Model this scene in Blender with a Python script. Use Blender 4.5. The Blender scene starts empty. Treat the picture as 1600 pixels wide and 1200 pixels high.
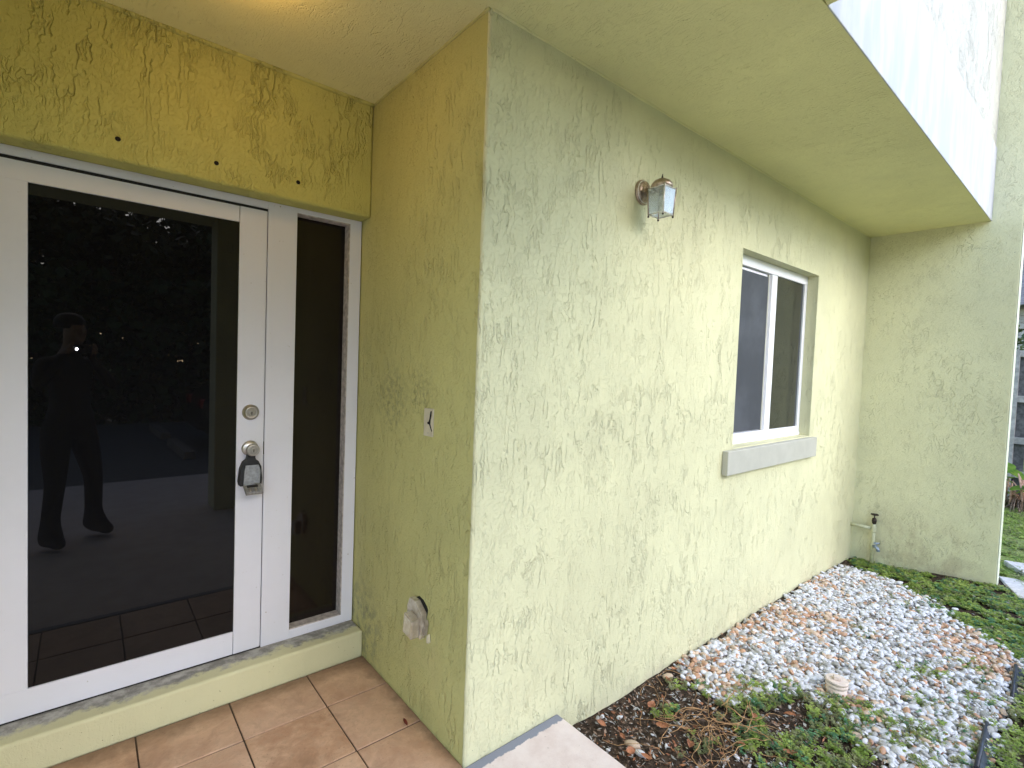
import bpy, bmesh, math, random
import numpy as np
from mathutils import Vector, Matrix, Euler

R = math.radians
rng = np.random.default_rng(7)
random.seed(7)
SC = bpy.context.scene
COL = SC.collection

# ------------------------------------------------------------------ camera
CAM = Vector((-1.115, -1.527, 1.55))
YAW, PITCH, ROLL, FPX = R(40.04), R(-2.272), R(2.168), 793.96
fw = Vector((math.sin(YAW)*math.cos(PITCH), math.cos(YAW)*math.cos(PITCH), math.sin(PITCH)))
r0 = Vector((math.cos(YAW), -math.sin(YAW), 0))
u0 = r0.cross(fw)
rt = r0*math.cos(ROLL) + u0*math.sin(ROLL)
up = -r0*math.sin(ROLL) + u0*math.cos(ROLL)
cam = bpy.data.cameras.new('camera')
cam.sensor_width = 36.0
cam.lens = FPX/1600*36
cam.clip_start = 0.01
cam.clip_end = 500
co = bpy.data.objects.new('camera', cam)
COL.objects.link(co)
M = Matrix((rt, up, -fw)).transposed().to_4x4()
M.translation = CAM
co.matrix_world = M
SC.camera = co

# ------------------------------------------------------------------ light
SUN_EL, SUN_AZ = R(29), R(178)        # azimuth clockwise from +Y: front right of the wall, behind thin cloud
W = bpy.data.worlds.new('World')
SC.world = W
W.use_nodes = True
nt = W.node_tree
bg = nt.nodes['Background']
sky = nt.nodes.new('ShaderNodeTexSky')
sky.sky_type = 'NISHITA'
sky.sun_disc = False
sky.sun_elevation = SUN_EL
sky.sun_rotation = SUN_AZ
sky.air_density = 1.0
sky.dust_density = 0.8
sky.ozone_density = 1.0
nt.links.new(sky.outputs[0], bg.inputs[0])
bg.inputs[1].default_value = 0.15
sl = bpy.data.lights.new('sun', 'SUN')
sl.energy = .55
sl.angle = R(65)
sl.color = (1.0, 0.95, 0.90)
so = bpy.data.objects.new('sun', sl)
COL.objects.link(so)
sd = Vector((math.sin(SUN_AZ)*math.cos(SUN_EL), math.cos(SUN_AZ)*math.cos(SUN_EL), math.sin(SUN_EL)))
so.rotation_euler = sd.to_track_quat('Z', 'Y').to_euler()
so.location = sd*30
SC.view_settings.view_transform = 'Standard'
SC.view_settings.look = 'None'
SC.view_settings.exposure = 2.05
SC.view_settings.gamma = 1.0
SC.view_settings.use_curve_mapping = False
try:
    SC.cycles.max_bounces = 8
    SC.cycles.diffuse_bounces = 5
    SC.cycles.sample_clamp_indirect = 8
except Exception:
    pass

# ------------------------------------------------------------------ helpers
def link(o, parent=None):
    COL.objects.link(o)
    if parent is not None:
        o.parent = parent
    return o

def tag(o, label=None, cat=None, group=None, kind=None):
    if label: o['label'] = label
    if cat: o['category'] = cat
    if group: o['group'] = group
    if kind: o['kind'] = kind
    return o

def empty(name, loc=(0, 0, 0), rz=0, **k):
    o = bpy.data.objects.new(name, None)
    o.empty_display_size = 0.1
    link(o)
    o.location = loc
    o.rotation_euler = (0, 0, rz)
    tag(o, **k)
    return o

class MB:
    def __init__(s):
        s.v = []; s.f = []; s.m = []; s.sm = []
    def face(s, pts, mi=0, smooth=False):
        i = len(s.v)
        s.v += [tuple(p) for p in pts]
        s.f.append(tuple(range(i, i+len(pts)))); s.m.append(mi); s.sm.append(smooth)
    def box(s, a, b, mi=0, M=None):
        x0, y0, z0 = a; x1, y1, z1 = b
        P = [(x0,y0,z0),(x1,y0,z0),(x1,y1,z0),(x0,y1,z0),(x0,y0,z1),(x1,y0,z1),(x1,y1,z1),(x0,y1,z1)]
        if M is not None: P = [tuple(M @ Vector(p)) for p in P]
        i = len(s.v); s.v += P
        for q in ((0,3,2,1),(4,5,6,7),(0,1,5,4),(1,2,6,5),(2,3,7,6),(3,0,4,7)):
            s.f.append(tuple(i+k for k in q)); s.m.append(mi); s.sm.append(False)
    def prism(s, poly, z0, z1, mi=0, M=None):
        n = len(poly); i = len(s.v)
        P = [(x, y, z0) for x, y in poly] + [(x, y, z1) for x, y in poly]
        if M is not None: P = [tuple(M @ Vector(p)) for p in P]
        s.v += P
        s.f.append(tuple(i+k for k in reversed(range(n)))); s.m.append(mi); s.sm.append(False)
        s.f.append(tuple(i+n+k for k in range(n))); s.m.append(mi); s.sm.append(False)
        for k in range(n):
            s.f.append((i+k, i+(k+1) % n, i+n+(k+1) % n, i+n+k)); s.m.append(mi); s.sm.append(False)
    def lathe(s, prof, n=24, M=None, mi=0, smooth=True):
        i = len(s.v)
        for r, z in prof:
            for k in range(n):
                a = 2*math.pi*k/n
                p = Vector((r*math.cos(a), r*math.sin(a), z))
                s.v.append(tuple(M @ p) if M is not None else tuple(p))
        for j in range(len(prof)-1):
            for k in range(n):
                s.f.append((i+j*n+k, i+j*n+(k+1) % n, i+(j+1)*n+(k+1) % n, i+(j+1)*n+k)); s.m.append(mi); s.sm.append(smooth)
        s.f.append(tuple(i+k for k in reversed(range(n)))); s.m.append(mi); s.sm.append(False)
        t = i+(len(prof)-1)*n
        s.f.append(tuple(t+k for k in range(n))); s.m.append(mi); s.sm.append(False)
    def tube(s, pts, rad, n=8, mi=0):
        pts = [Vector(p) for p in pts]
        if not hasattr(rad, '__len__'): rad = [rad]*len(pts)
        i = len(s.v)
        prev = None
        for j, p in enumerate(pts):
            d = (pts[min(j+1, len(pts)-1)] - pts[max(j-1, 0)])
            d = d.normalized() if d.length > 1e-9 else Vector((0, 0, 1))
            if prev is None:
                a = d.orthogonal().normalized()
            else:
                a = (prev - d*prev.dot(d)); a = a.normalized() if a.length > 1e-6 else d.orthogonal().normalized()
            prev = a
            b = d.cross(a)
            for k in range(n):
                t = 2*math.pi*k/n
                s.v.append(tuple(p + (a*math.cos(t) + b*math.sin(t))*rad[j]))
        for j in range(len(pts)-1):
            for k in range(n):
                s.f.append((i+j*n+k, i+j*n+(k+1) % n, i+(j+1)*n+(k+1) % n, i+(j+1)*n+k)); s.m.append(mi); s.sm.append(True)
        s.f.append(tuple(i+k for k in reversed(range(n)))); s.m.append(mi); s.sm.append(False)
        t = i+(len(pts)-1)*n
        s.f.append(tuple(t+k for k in range(n))); s.m.append(mi); s.sm.append(False)
    def mesh(s, name, mats):
        me = bpy.data.meshes.new(name)
        me.from_pydata(s.v, [], s.f)
        for m in (mats if isinstance(mats, (list, tuple)) else [mats]):
            me.materials.append(m)
        me.polygons.foreach_set('material_index', s.m)
        me.polygons.foreach_set('use_smooth', s.sm)
        me.update()
        return me
    def build(s, name, mats, parent=None, bevel=0, seg=2, **k):
        o = bpy.data.objects.new(name, s.mesh(name, mats))
        link(o, parent)
        if bevel:
            bv = o.modifiers.new('bevel', 'BEVEL')
            bv.width = bevel; bv.segments = seg; bv.limit_method = 'ANGLE'; bv.angle_limit = R(40)
        tag(o, **k)
        return o

def np_mesh(name, V, F, mats, mi=None, smooth=False):
    """fast mesh from arrays: V (n,3), F (m,k) all faces of k corners"""
    V = np.asarray(V, np.float32); F = np.asarray(F, np.int32)
    me = bpy.data.meshes.new(name)
    me.vertices.add(len(V)); me.vertices.foreach_set('co', V.ravel())
    k = F.shape[1]
    me.loops.add(F.size); me.loops.foreach_set('vertex_index', F.ravel())
    me.polygons.add(len(F))
    me.polygons.foreach_set('loop_start', np.arange(0, F.size, k, dtype=np.int32))
    for m in mats: me.materials.append(m)
    if mi is not None: me.polygons.foreach_set('material_index', np.asarray(mi, np.int32))
    me.polygons.foreach_set('use_smooth', np.full(len(F), smooth, bool))
    me.update(calc_edges=True); me.validate()
    return me

def obj(name, me, parent=None, **k):
    o = bpy.data.objects.new(name, me)
    link(o, parent); tag(o, **k)
    return o

def vnoise(x, y, s, seed=0):
    """cheap smooth value noise, arrays in, about -1..1 out"""
    x = np.asarray(x, float)*s; y = np.asarray(y, float)*s
    xi = np.floor(x).astype(np.int64); yi = np.floor(y).astype(np.int64)
    fx = x-xi; fy = y-yi
    fx = fx*fx*(3-2*fx); fy = fy*fy*(3-2*fy)
    def h(a, b):
        n = (a*374761393 + b*668265263 + seed*974634593) & 0x7fffffff
        n = ((n ^ (n >> 13))*1274126177) & 0x7fffffff
        return ((n ^ (n >> 16)) & 0xffff)/32767.5-1
    return (h(xi, yi)*(1-fx)*(1-fy)+h(xi+1, yi)*fx*(1-fy)+h(xi, yi+1)*(1-fx)*fy+h(xi+1, yi+1)*fx*fy)

# ------------------------------------------------------------------ materials
class NT:
    def __init__(s, name):
        s.mat = bpy.data.materials.new(name); s.mat.use_nodes = True
        s.t = s.mat.node_tree; s.p = s.t.nodes['Principled BSDF']
        s.c = None
    def n(s, typ, **k):
        o = s.t.nodes.new(typ)
        for a, b in k.items(): setattr(o, a, b)
        return o
    def l(s, a, b): s.t.links.new(a, b)
    def set(s, sock, v):
        if hasattr(v, 'bl_rna') and hasattr(v, 'is_linked'): s.l(v, sock)
        else: sock.default_value = v
    def coord(s, scale=(1, 1, 1), loc=(0, 0, 0), rot=(0, 0, 0), src=None):
        if s.c is None: s.c = s.n('ShaderNodeTexCoord')
        m = s.n('ShaderNodeMapping')
        m.inputs['Scale'].default_value = scale; m.inputs['Location'].default_value = loc; m.inputs['Rotation'].default_value = rot
        s.l(src if src is not None else s.c.outputs['Object'], m.inputs['Vector'])
        return m.outputs[0]
    def noise(s, vec, scale=5, detail=3, rough=.5, dist=0, color=False):
        o = s.n('ShaderNodeTexNoise')
        o.inputs['Scale'].default_value = scale; o.inputs['Detail'].default_value = detail
        o.inputs['Roughness'].default_value = rough; o.inputs['Distortion'].default_value = dist
        s.l(vec, o.inputs['Vector'])
        return o.outputs['Color' if color else 'Fac']
    def math(s, op, a, b=0.0, c=None, clamp=False):
        o = s.n('ShaderNodeMath', operation=op); o.use_clamp = clamp
        s.set(o.inputs[0], a); s.set(o.inputs[1], b)
        if c is not None: s.set(o.inputs[2], c)
        return o.outputs[0]
    def ramp(s, v, lo, hi, a=0., b=1., smooth=True):
        o = s.n('ShaderNodeMapRange')
        o.interpolation_type = 'SMOOTHSTEP' if smooth else 'LINEAR'
        s.set(o.inputs[0], v); o.inputs[1].default_value = lo; o.inputs[2].default_value = hi
        o.inputs[3].default_value = a; o.inputs[4].default_value = b
        return o.outputs[0]
    def mix(s, f, a, b):
        o = s.n('ShaderNodeMix', data_type='RGBA')
        s.set(o.inputs[0], f)
        for k, v in ((6, a), (7, b)):
            if isinstance(v, tuple): o.inputs[k].default_value = (*v, 1)
            else: s.l(v, o.inputs[k])
        return o.outputs[2]
    def vadd(s, a, b, scale):
        m = s.n('ShaderNodeVectorMath', operation='SUBTRACT'); s.l(b, m.inputs[0]); m.inputs[1].default_value = (.5, .5, .5)
        o = s.n('ShaderNodeVectorMath', operation='MULTIPLY_ADD')
        s.l(m.outputs[0], o.inputs[0]); o.inputs[1].default_value = scale; s.l(a, o.inputs[2])
        return o.outputs[0]
    def sep(s, v):
        o = s.n('ShaderNodeSeparateXYZ'); s.l(v, o.inputs[0]); return o.outputs
    def bump(s, h, strength=1, dist=.004):
        o = s.n('ShaderNodeBump'); o.inputs['Strength'].default_value = strength; o.inputs['Distance'].default_value = dist
        s.l(h, o.inputs['Height']); s.l(o.outputs[0], s.p.inputs['Normal'])
    def out(s, col=None, rough=None, spec=None, metal=None):
        if col is not None:
            if isinstance(col, tuple): s.p.inputs['Base Color'].default_value = (*col, 1)
            else: s.l(col, s.p.inputs['Base Color'])
        if rough is not None: s.set(s.p.inputs['Roughness'], rough)
        if spec is not None: s.p.inputs['Specular IOR Level'].default_value = spec
        if metal is not None: s.p.inputs['Metallic'].default_value = metal
        return s.mat

def plain(name, col, rough=.6, metal=0, spec=.5, var=.12, scale=30, bump=0, bscale=200):
    t = NT(name)
    v = t.coord()
    n = t.noise(v, scale, 4, .6)
    c = t.mix(t.ramp(n, .3, .7), tuple(x*(1-var) for x in col), tuple(min(1, x*(1+var)) for x in col))
    if bump: t.bump(t.noise(v, bscale, 3, .6), .6, bump)
    return t.out(c, rough, spec, metal)

def stucco(name, col, axis='Z', amount=1.0, seed=0, worm=1.0, stains=()):
    """painted trowelled plaster: flattened blobs drawn out along one axis, with fine spatter between"""
    t = NT(name)
    base = t.coord(loc=(seed*3.1, seed*1.7, seed*2.3))
    warp = t.vadd(base, t.noise(base, 9, 3, .6, color=True), (.05, .05, .05) if axis == 'Z' else (.05, .04, .05))
    k = {'Z': (1, 1, .13), 'Y': (1, .13, 1), 'N': (1, 1, .55)}[axis]
    warp = t.vadd(warp, t.noise(base, 46, 2, .6, color=True), (.012, .012, .010))
    long_ = t.coord(scale=k, src=warp)
    def groove(scale, w, loc, k=k):
        """thin broken furrows where two trowel strokes meet"""
        v = t.coord(scale=k, src=warp, loc=loc)
        n = t.noise(v, scale, 1.5, .5)
        d = t.math('ABSOLUTE', t.math('SUBTRACT', n, .5))
        line = t.ramp(d, 0, w, 1, 0)
        gap = t.ramp(t.noise(t.coord(loc=loc, scale=(1, 1, .5)), 15, 3, .62), .48, .56)
        return t.math('MULTIPLY', line, gap), t.ramp(n, .5-w*.6, .5+w*.6)
    g1, pl1 = groove(32, .046, (0, 0, 0))
    g2, pl2 = groove(62, .070, (3, 5, 1), tuple(max(q, .25) for q in k))
    n3 = t.noise(warp, 120, 2, .6)
    p3 = t.ramp(n3, .56, .61)
    fine = t.noise(t.coord(scale=k), 190, 3, .7)
    area = t.noise(base, 2.1, 3, .6)
    a1 = t.ramp(area, .42, .62, .28, 1)
    a2 = t.ramp(t.noise(t.coord(loc=(5+seed, 3, 1)), 2.7, 3, .6), .42, .62, .30, 1)
    h = t.math('MULTIPLY', t.math('MULTIPLY_ADD', pl1, .10, t.math('MULTIPLY', g1, -1.35)), a1)
    h2 = t.math('MULTIPLY', t.math('MULTIPLY_ADD', pl2, .06, t.math('MULTIPLY', g2, -.85)), a2)
    h = t.math('MULTIPLY', t.math('ADD', h, h2), worm)
    h = t.math('MULTIPLY_ADD', p3, .30, h)
    h = t.math('MULTIPLY_ADD', fine, .20, h)
    h = t.math('MULTIPLY_ADD', t.noise(base, 13, 2, .5), .25, h)
    t.bump(h, 1.0, .0036*amount)
    big = t.noise(base, 1.3, 4, .6)
    c = t.mix(t.ramp(big, .35, .65), tuple(x*.93 for x in col), tuple(min(1, x*1.04) for x in col))
    # dirt specks and a few dark pinholes
    sp = t.noise(t.coord(loc=(1, 2, seed)), 95, 2, .5)
    c = t.mix(t.ramp(sp, .735, .77, 0, .75), c, (.10, .09, .05))
    for (pos, rad, sc, colr, f) in stains:
        d = t.n('ShaderNodeVectorMath', operation='DISTANCE')
        t.l(t.c.outputs['Object'], d.inputs[0]); d.inputs[1].default_value = pos
        m = t.ramp(d.outputs['Value'], rad*.25, rad, 1, 0)
        s_ = t.ramp(t.noise(t.coord(loc=pos), sc, 5, .7), .42, .62)
        c = t.mix(t.math('MULTIPLY', t.math('MULTIPLY', m, s_), f), c, colr)
    return t, c

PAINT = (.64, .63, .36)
def stucco_m(name, col=PAINT, rough=.62, **k):
    t, c = stucco(name, col, **k)
    return t.out(c, rough, .35)

m_front = None
def front_mat():
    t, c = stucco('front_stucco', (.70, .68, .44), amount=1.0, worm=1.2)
    o = t.sep(t.c.outputs['Object'])
    low = t.ramp(t.math('ADD', o[2], t.math('MULTIPLY', t.noise(t.coord(), 6, 4, .6), .22)), -.02, .16, 1, 0)
    st = t.ramp(t.noise(t.coord(scale=(1, 1, .6), loc=(3, 1, 2)), 5, 5, .65), .45, .65)
    c = t.mix(t.math('MULTIPLY', t.math('MULTIPLY', low, st), .65), c, (.70, .64, .44))
    return t.out(c, .6, .35)
m_front = front_mat()
m_return = stucco_m('return_stucco', col=(.56, .53, .22), seed=1, amount=.9,  # house paint again, with the porch shade put into a darker olive colour
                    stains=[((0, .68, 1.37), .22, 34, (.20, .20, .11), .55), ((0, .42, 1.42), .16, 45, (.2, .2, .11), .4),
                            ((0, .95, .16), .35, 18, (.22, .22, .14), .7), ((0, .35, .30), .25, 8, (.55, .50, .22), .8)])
m_doorwall = stucco_m('door_wall_stucco', col=(.56, .535, .17), seed=2, amount=1.3, worm=1.25)  # porch shade and warm lamp tint are mixed into this base colour
m_ceiling = stucco_m('soffit_stucco', col=(.80, .755, .40), axis='Y', seed=3, amount=.7, worm=.7)  # colour lightened in place of light bounced up from the ground
m_side = stucco_m('side_stucco', col=(.735, .705, .46), seed=4, axis='N', amount=.95, worm=.9,
                  stains=[((4.4, -.5, -.05), .6, 6, (.5, .43, .27), .6)])
m_upper = stucco_m('upper_stucco', col=(.50, .49, .44), seed=5, amount=1.4, worm=1.3)
m_trimedge = stucco_m('edge_paint', col=(.72, .74, .58), seed=6, amount=.5)

def band_mat():
    t = NT('band_paint')
    v = t.coord(scale=(3, 1, .8))
    c = t.mix(t.ramp(t.noise(v, 3.2, 4, .6), .35, .68), (.42, .43, .485), (.53, .53, .55))
    t.bump(t.noise(t.coord(scale=(1, 1, .2)), 40, 3, .6), .4, .002)
    return t.out(c, .5, .4)
m_band = band_mat()

def step_mat():
    t, c = stucco('step_paint', (.63, .61, .39), seed=7, amount=.4, worm=.35)
    o = t.sep(t.c.outputs['Object'])
    n = t.noise(t.coord(scale=(1, 1, 1)), 11, 5, .68)
    e = t.ramp(t.math('ADD', t.math('MULTIPLY_ADD', o[2], 1.0, t.math('MULTIPLY', o[1], .35)), t.math('MULTIPLY', n, .07)), .508, .522)
    gm = t.mix(t.ramp(t.noise(t.coord(), 20, 5, .7), .35, .65), (.22, .215, .20), (.45, .44, .42))
    c = t.mix(e, c, gm)
    return t.out(c, .8, .3)
m_step = step_mat()

def tile_mat():
    t = NT('terracotta_tile')
    v = t.coord(); g = t.n('ShaderNodeObjectInfo')
    gv = t.n('ShaderNodeNewGeometry').outputs['Position']
    w = t.vadd(gv, t.noise(gv, 3, 3, .6, color=True), (.2, .2, .2))
    a = t.noise(w, 7, 6, .68); b = t.noise(w, 38, 4, .6)
    c = t.mix(t.ramp(a, .32, .7), (.48, .265, .155), (.72, .47, .31))
    c = t.mix(t.ramp(b, .42, .7, 0, .55), c, (.50, .33, .22))
    c = t.mix(t.ramp(t.noise(gv, 120, 3, .6), .60, .70, 0, .5), c, (.25, .13, .08))
    c = t.mix(t.ramp(t.noise(w, 4.5, 5, .72), .5, .70, 0, .6), c, (.26, .135, .07))
    c = t.mix(t.math('MULTIPLY', g.outputs['Random'], .4), c, (.66, .46, .35))
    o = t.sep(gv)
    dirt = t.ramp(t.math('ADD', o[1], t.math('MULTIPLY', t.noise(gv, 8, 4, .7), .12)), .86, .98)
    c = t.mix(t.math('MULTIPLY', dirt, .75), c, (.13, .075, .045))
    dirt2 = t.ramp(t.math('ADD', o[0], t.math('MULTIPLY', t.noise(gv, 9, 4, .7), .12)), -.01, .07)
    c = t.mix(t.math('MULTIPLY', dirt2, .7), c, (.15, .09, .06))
    t.bump(t.math('ADD', t.noise(w, 45, 4, .6), t.math('MULTIPLY', t.noise(w, 9, 3, .6), 1.5)), .6, .002)
    return t.out(c, t.ramp(b, .3, .7, .38, .6), .4)
m_tile = tile_mat()
m_grout = plain('grout', (.10, .07, .05), .95, var=.3, scale=60)

def slab_mat():
    t = NT('porch_concrete')
    v = t.coord()
    c = t.mix(t.ramp(t.noise(v, 6, 6, .7), .3, .7), (.66, .54, .50), (.77, .67, .635))
    c = t.mix(t.ramp(t.noise(v, 60, 3, .6), .66, .74, 0, .6), c, (.36, .29, .26))
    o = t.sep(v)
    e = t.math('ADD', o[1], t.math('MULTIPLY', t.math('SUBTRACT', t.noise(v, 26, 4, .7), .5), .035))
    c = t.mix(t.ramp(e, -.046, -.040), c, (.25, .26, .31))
    t.bump(t.noise(v, 130, 4, .65), .5, .002)
    return t.out(c, .85, .25)
m_slab = slab_mat()

def soil_mat():
    t = NT('soil')
    v = t.coord()
    a = t.noise(v, 35, 6, .7)
    c = t.mix(t.ramp(a, .35, .7), (.028, .020, .014), (.13, .088, .062))
    c = t.mix(t.ramp(t.noise(v, 90, 3, .6), .62, .72, 0, .7), c, (.20, .15, .12))
    o = t.sep(v)
    wob = t.math('MULTIPLY', t.noise(v, 3, 4, .6), .4)
    far = t.math('MAXIMUM', t.ramp(t.math('ADD', t.math('MULTIPLY', o[1], -1), wob), 1.5, 1.75), t.ramp(t.math('ADD', o[0], wob), 4.75, 5.0))
    gr = t.mix(t.ramp(t.noise(v, 9, 5, .7), .35, .68), (.25, .32, .09), (.38, .41, .16))
    c = t.mix(far, c, gr)
    t.bump(t.math('ADD', t.noise(v, 60, 5, .7), t.noise(v, 200, 3, .6)), 1, .012)
    return t.out(c, .95, .15)
m_soil = soil_mat()
m_asphalt = plain('asphalt', (.13, .13, .13), .9, var=.3, scale=15, bump=.004, bscale=250)

def vinyl(name, col, dirt=.35):
    t = NT(name)
    v = t.coord()
    c = t.mix(t.ramp(t.noise(v, 2.5, 5, .65), .4, .75, 0, dirt), col, tuple(x*.86 for x in col))
    c = t.mix(t.ramp(t.noise(v, 70, 2, .5), .74, .78, 0, .5), c, (.35, .33, .3))
    t.bump(t.noise(t.coord(scale=(1, 1, .1)), 60, 2, .5), .2, .0008)
    return t.out(c, .38, .45)
m_white = vinyl('white_door_paint', (.74, .75, .85))
m_bead = plain('glazing_bead', (.46, .42, .41), .7, var=.3, scale=40)
m_gap = plain('rubber_seal', (.012, .012, .013), .8)
m_winwhite = vinyl('white_window_frame', (.84, .84, .88), .15)

def glass_dark(name, col=(.006, .006, .007), rough=.0, ior=1.5):
    t = NT(name)
    v = t.coord()
    n = t.noise(v, 1.2, 2, .5)
    t.bump(n, .05, .002)
    d = t.ramp(t.noise(t.coord(scale=(1, 1, .5)), 6, 5, .7), .55, .9, 0, .004)
    t.p.inputs['IOR'].default_value = ior
    c = t.mix(d, col, (.5, .5, .5))
    return t.out(c, rough, .5)
m_doorglass = glass_dark('tinted_door_glass', ior=1.37)
m_sideglass = glass_dark('sidelight_glass', (.010, .007, .006), .06, 1.4)
m_winglass = glass_dark('window_glass', (.01, .011, .012), .015, 1.8)

def screen_mat():
    t = NT('insect_screen')
    v = t.coord()
    c = t.mix(t.ramp(t.noise(v, 3, 3, .6), .35, .65), (.035, .038, .052), (.06, .065, .085))
    t.bump(t.noise(v, 700, 1, .5), .6, .001)
    return t.out(c, .55, .4)
m_screen = screen_mat()
m_sill = plain('grey_sill_paint', (.46, .45, .395), .5, var=.05, scale=8, bump=.0006, bscale=90)
m_nickel = plain('brushed_nickel', (.52, .49, .46), .32, metal=1, var=.12, scale=60)
m_silver = plain('cast_silver', (.40, .42, .46), .42, metal=.8, var=.2, scale=70)
m_blackrub = plain('black_rubber', (.012, .013, .016), .55, var=.3)
m_brass = plain('tarnished_brass', (.42, .33, .27), .38, metal=.9, var=.35, scale=50)
m_brassdk = plain('dark_bronze', (.05, .035, .028), .5, metal=.6, var=.4, scale=60)
m_pewter = plain('pale_pewter', (.72, .69, .66), .4, metal=.4, var=.2, scale=50)

def lampglass_mat():
    t = NT('lamp_glass')
    t.p.inputs['Transmission Weight'].default_value = .75
    t.p.inputs['IOR'].default_value = 1.15
    return t.out((.80, .84, .86), .25, .5)
m_lampglass = lampglass_mat()
m_plate = plain('cream_plate', (.62, .56, .42), .45, var=.08, scale=20)
m_black = plain('black_hole', (.008, .007, .006), .9)

def clear_mat():
    t = NT('clouded_plastic')
    v = t.coord()
    t.p.inputs['Transmission Weight'].default_value = .45
    t.p.inputs['IOR'].default_value = 1.35
    c = t.mix(t.ramp(t.noise(v, 30, 4, .6), .35, .7), (.46, .39, .30), (.72, .65, .55))
    return t.out(c, .35, .5)
m_clear = clear_mat()
m_pvc = plain('cleanout_plastic', (.72, .60, .52), .5, var=.08, scale=40)
m_pipe = plain('painted_pipe', (.58, .57, .38), .5, var=.12, scale=40, bump=.001, bscale=120)
m_bluepaint = plain('blue_grey_brass', (.30, .36, .46), .45, metal=.4, var=.3, scale=90)
m_fence = plain('grey_fence_wood', (.42, .395, .385), .85, var=.25, scale=14)
m_fencedk = plain('dark_fence_board', (.13, .125, .13), .9, var=.4, scale=14)
m_concrete = plain('paver_concrete', (.56, .53, .51), .9, var=.15, scale=25, bump=.002, bscale=150)
m_edging = plain('black_edging', (.022, .026, .04), .45, var=.4, scale=30)
m_twig = plain('dry_vine', (.42, .24, .11), .8, var=.4, scale=25)
m_stalk = plain('pink_stalk', (.50, .30, .22), .7, var=.3, scale=25)
m_bark = plain('bark', (.12, .09, .07), .95, var=.4, scale=20, bump=.02, bscale=12)
m_pebw = plain('white_pebble', (.66, .66, .69), .55, var=.12, scale=22, bump=.001, bscale=90)
m_pebg = plain('grey_pebble', (.38, .37, .35), .6, var=.3, scale=25, bump=.001, bscale=90)
m_pebo = plain('orange_pebble', (.50, .29, .18), .55, var=.35, scale=18, bump=.001, bscale=90)
m_grit = plain('grit', (.26, .23, .20), .9, var=.6, scale=70, bump=.01, bscale=120)
m_pebt = plain('tan_pebble', (.60, .45, .33), .55, var=.25, scale=18, bump=.001, bscale=90)

def leaf_mat(name, a, b, rough=.55, scale=12, trans=.0):
    t = NT(name)
    gv = t.n('ShaderNodeNewGeometry').outputs['Position']
    c = t.mix(t.ramp(t.noise(gv, scale, 4, .65), .35, .68), a, b)
    m = t.out(c, rough, .3)
    if trans:
        tr = t.n('ShaderNodeBsdfTranslucent'); t.l(c, tr.inputs[0])
        mx = t.n('ShaderNodeMixShader'); mx.inputs[0].default_value = trans
        t.l(t.p.outputs[0], mx.inputs[1]); t.l(tr.outputs[0], mx.inputs[2])
        t.l(mx.outputs[0], t.t.nodes['Material Output'].inputs['Surface'])
    return m
m_weed1 = leaf_mat('weed_leaf', (.22, .33, .06), (.44, .54, .15), trans=.35)
m_weed2 = leaf_mat('dull_weed_leaf', (.16, .19, .08), (.36, .37, .18), trans=.35)
m_weed3 = leaf_mat('bluish_weed_leaf', (.08, .20, .09), (.16, .33, .17), trans=.3)
m_dry = leaf_mat('dry_leaf', (.20, .075, .035), (.46, .20, .10), .6, 30)
m_drydk = leaf_mat('dark_litter', (.09, .06, .045), (.36, .25, .18), .8, 40)
m_tree = leaf_mat('tree_leaf', (.035, .06, .02), (.085, .12, .04), .5, 1.5)
m_treewarm = leaf_mat('olive_tree_leaf', (.06, .06, .02), (.12, .11, .04), .5, 1.5)
m_biggreen = leaf_mat('broad_leaf', (.10, .22, .03), (.26, .38, .06), .35, 8, .3)

# ------------------------------------------------------------------ setting: ground
def sstep(v, a, b):
    t = np.clip((np.asarray(v, float)-a)/(b-a), 0, 1); return t*t*(3-2*t)
def gz(x, y):
    x = np.asarray(x, float); y = np.asarray(y, float)
    s = sstep(x, 3.0, 4.4)
    z = -.112 - .043*s*(1-sstep(-y, 0, .9)) + .045*s*sstep(-y, .2, .95)
    inside = sstep(x, .4, .6)*(1-sstep(x, 5.5, 7.5))*(1-sstep(-y, 1.8, 2.6))
    z = z + (vnoise(x, y, 5, 3)*.010 + vnoise(x, y, 16, 4)*.005)*inside
    z = z - .03*(1-inside)*(1-sstep(x, 5.5, 7.5)*0)
    return z
xs = np.unique(np.round(np.concatenate([[-90, -45, -22, -12, -8, -5, -3, -1, 0, .3], np.arange(.44, 4.72, .02), np.arange(4.75, 9, .15), [10, 12, 15, 20, 30, 50, 90]]), 4))
ys = np.unique(np.round(np.concatenate([[-90, -45, -25, -15, -10, -7, -5, -4, -3, -2.6], np.arange(-2.4, -1.5, .06), np.arange(-1.5, .06, .02), [.2, .6, 1, 2, 4, 8, 15, 40, 90]]), 4))
X, Y = np.meshgrid(xs, ys)
Z = gz(X, Y) + vnoise(X, Y, 40, 5)*.003
nx, ny = len(xs), len(ys)
idx = np.arange(nx*ny).reshape(ny, nx)
F = np.stack([idx[:-1, :-1].ravel(), idx[:-1, 1:].ravel(), idx[1:, 1:].ravel(), idx[1:, :-1].ravel()], 1)
obj('ground', np_mesh('ground', np.stack([X.ravel(), Y.ravel(), Z.ravel()], 1), F, [m_soil], smooth=True), kind='structure')

b = MB()
b.prism([(-4.5, -3.75), (.502, -3.75), (.502, -.0015), (-4.5, -.0015)], -.30, 0)
b.build('porch_slab', m_slab, kind='structure', bevel=.006)
b = MB(); b.face([(-40, -30, -.118), (40, -30, -.118), (40, -3.76, -.118), (-40, -3.76, -.118)])
b.build('driveway', m_asphalt, kind='structure')

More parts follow.
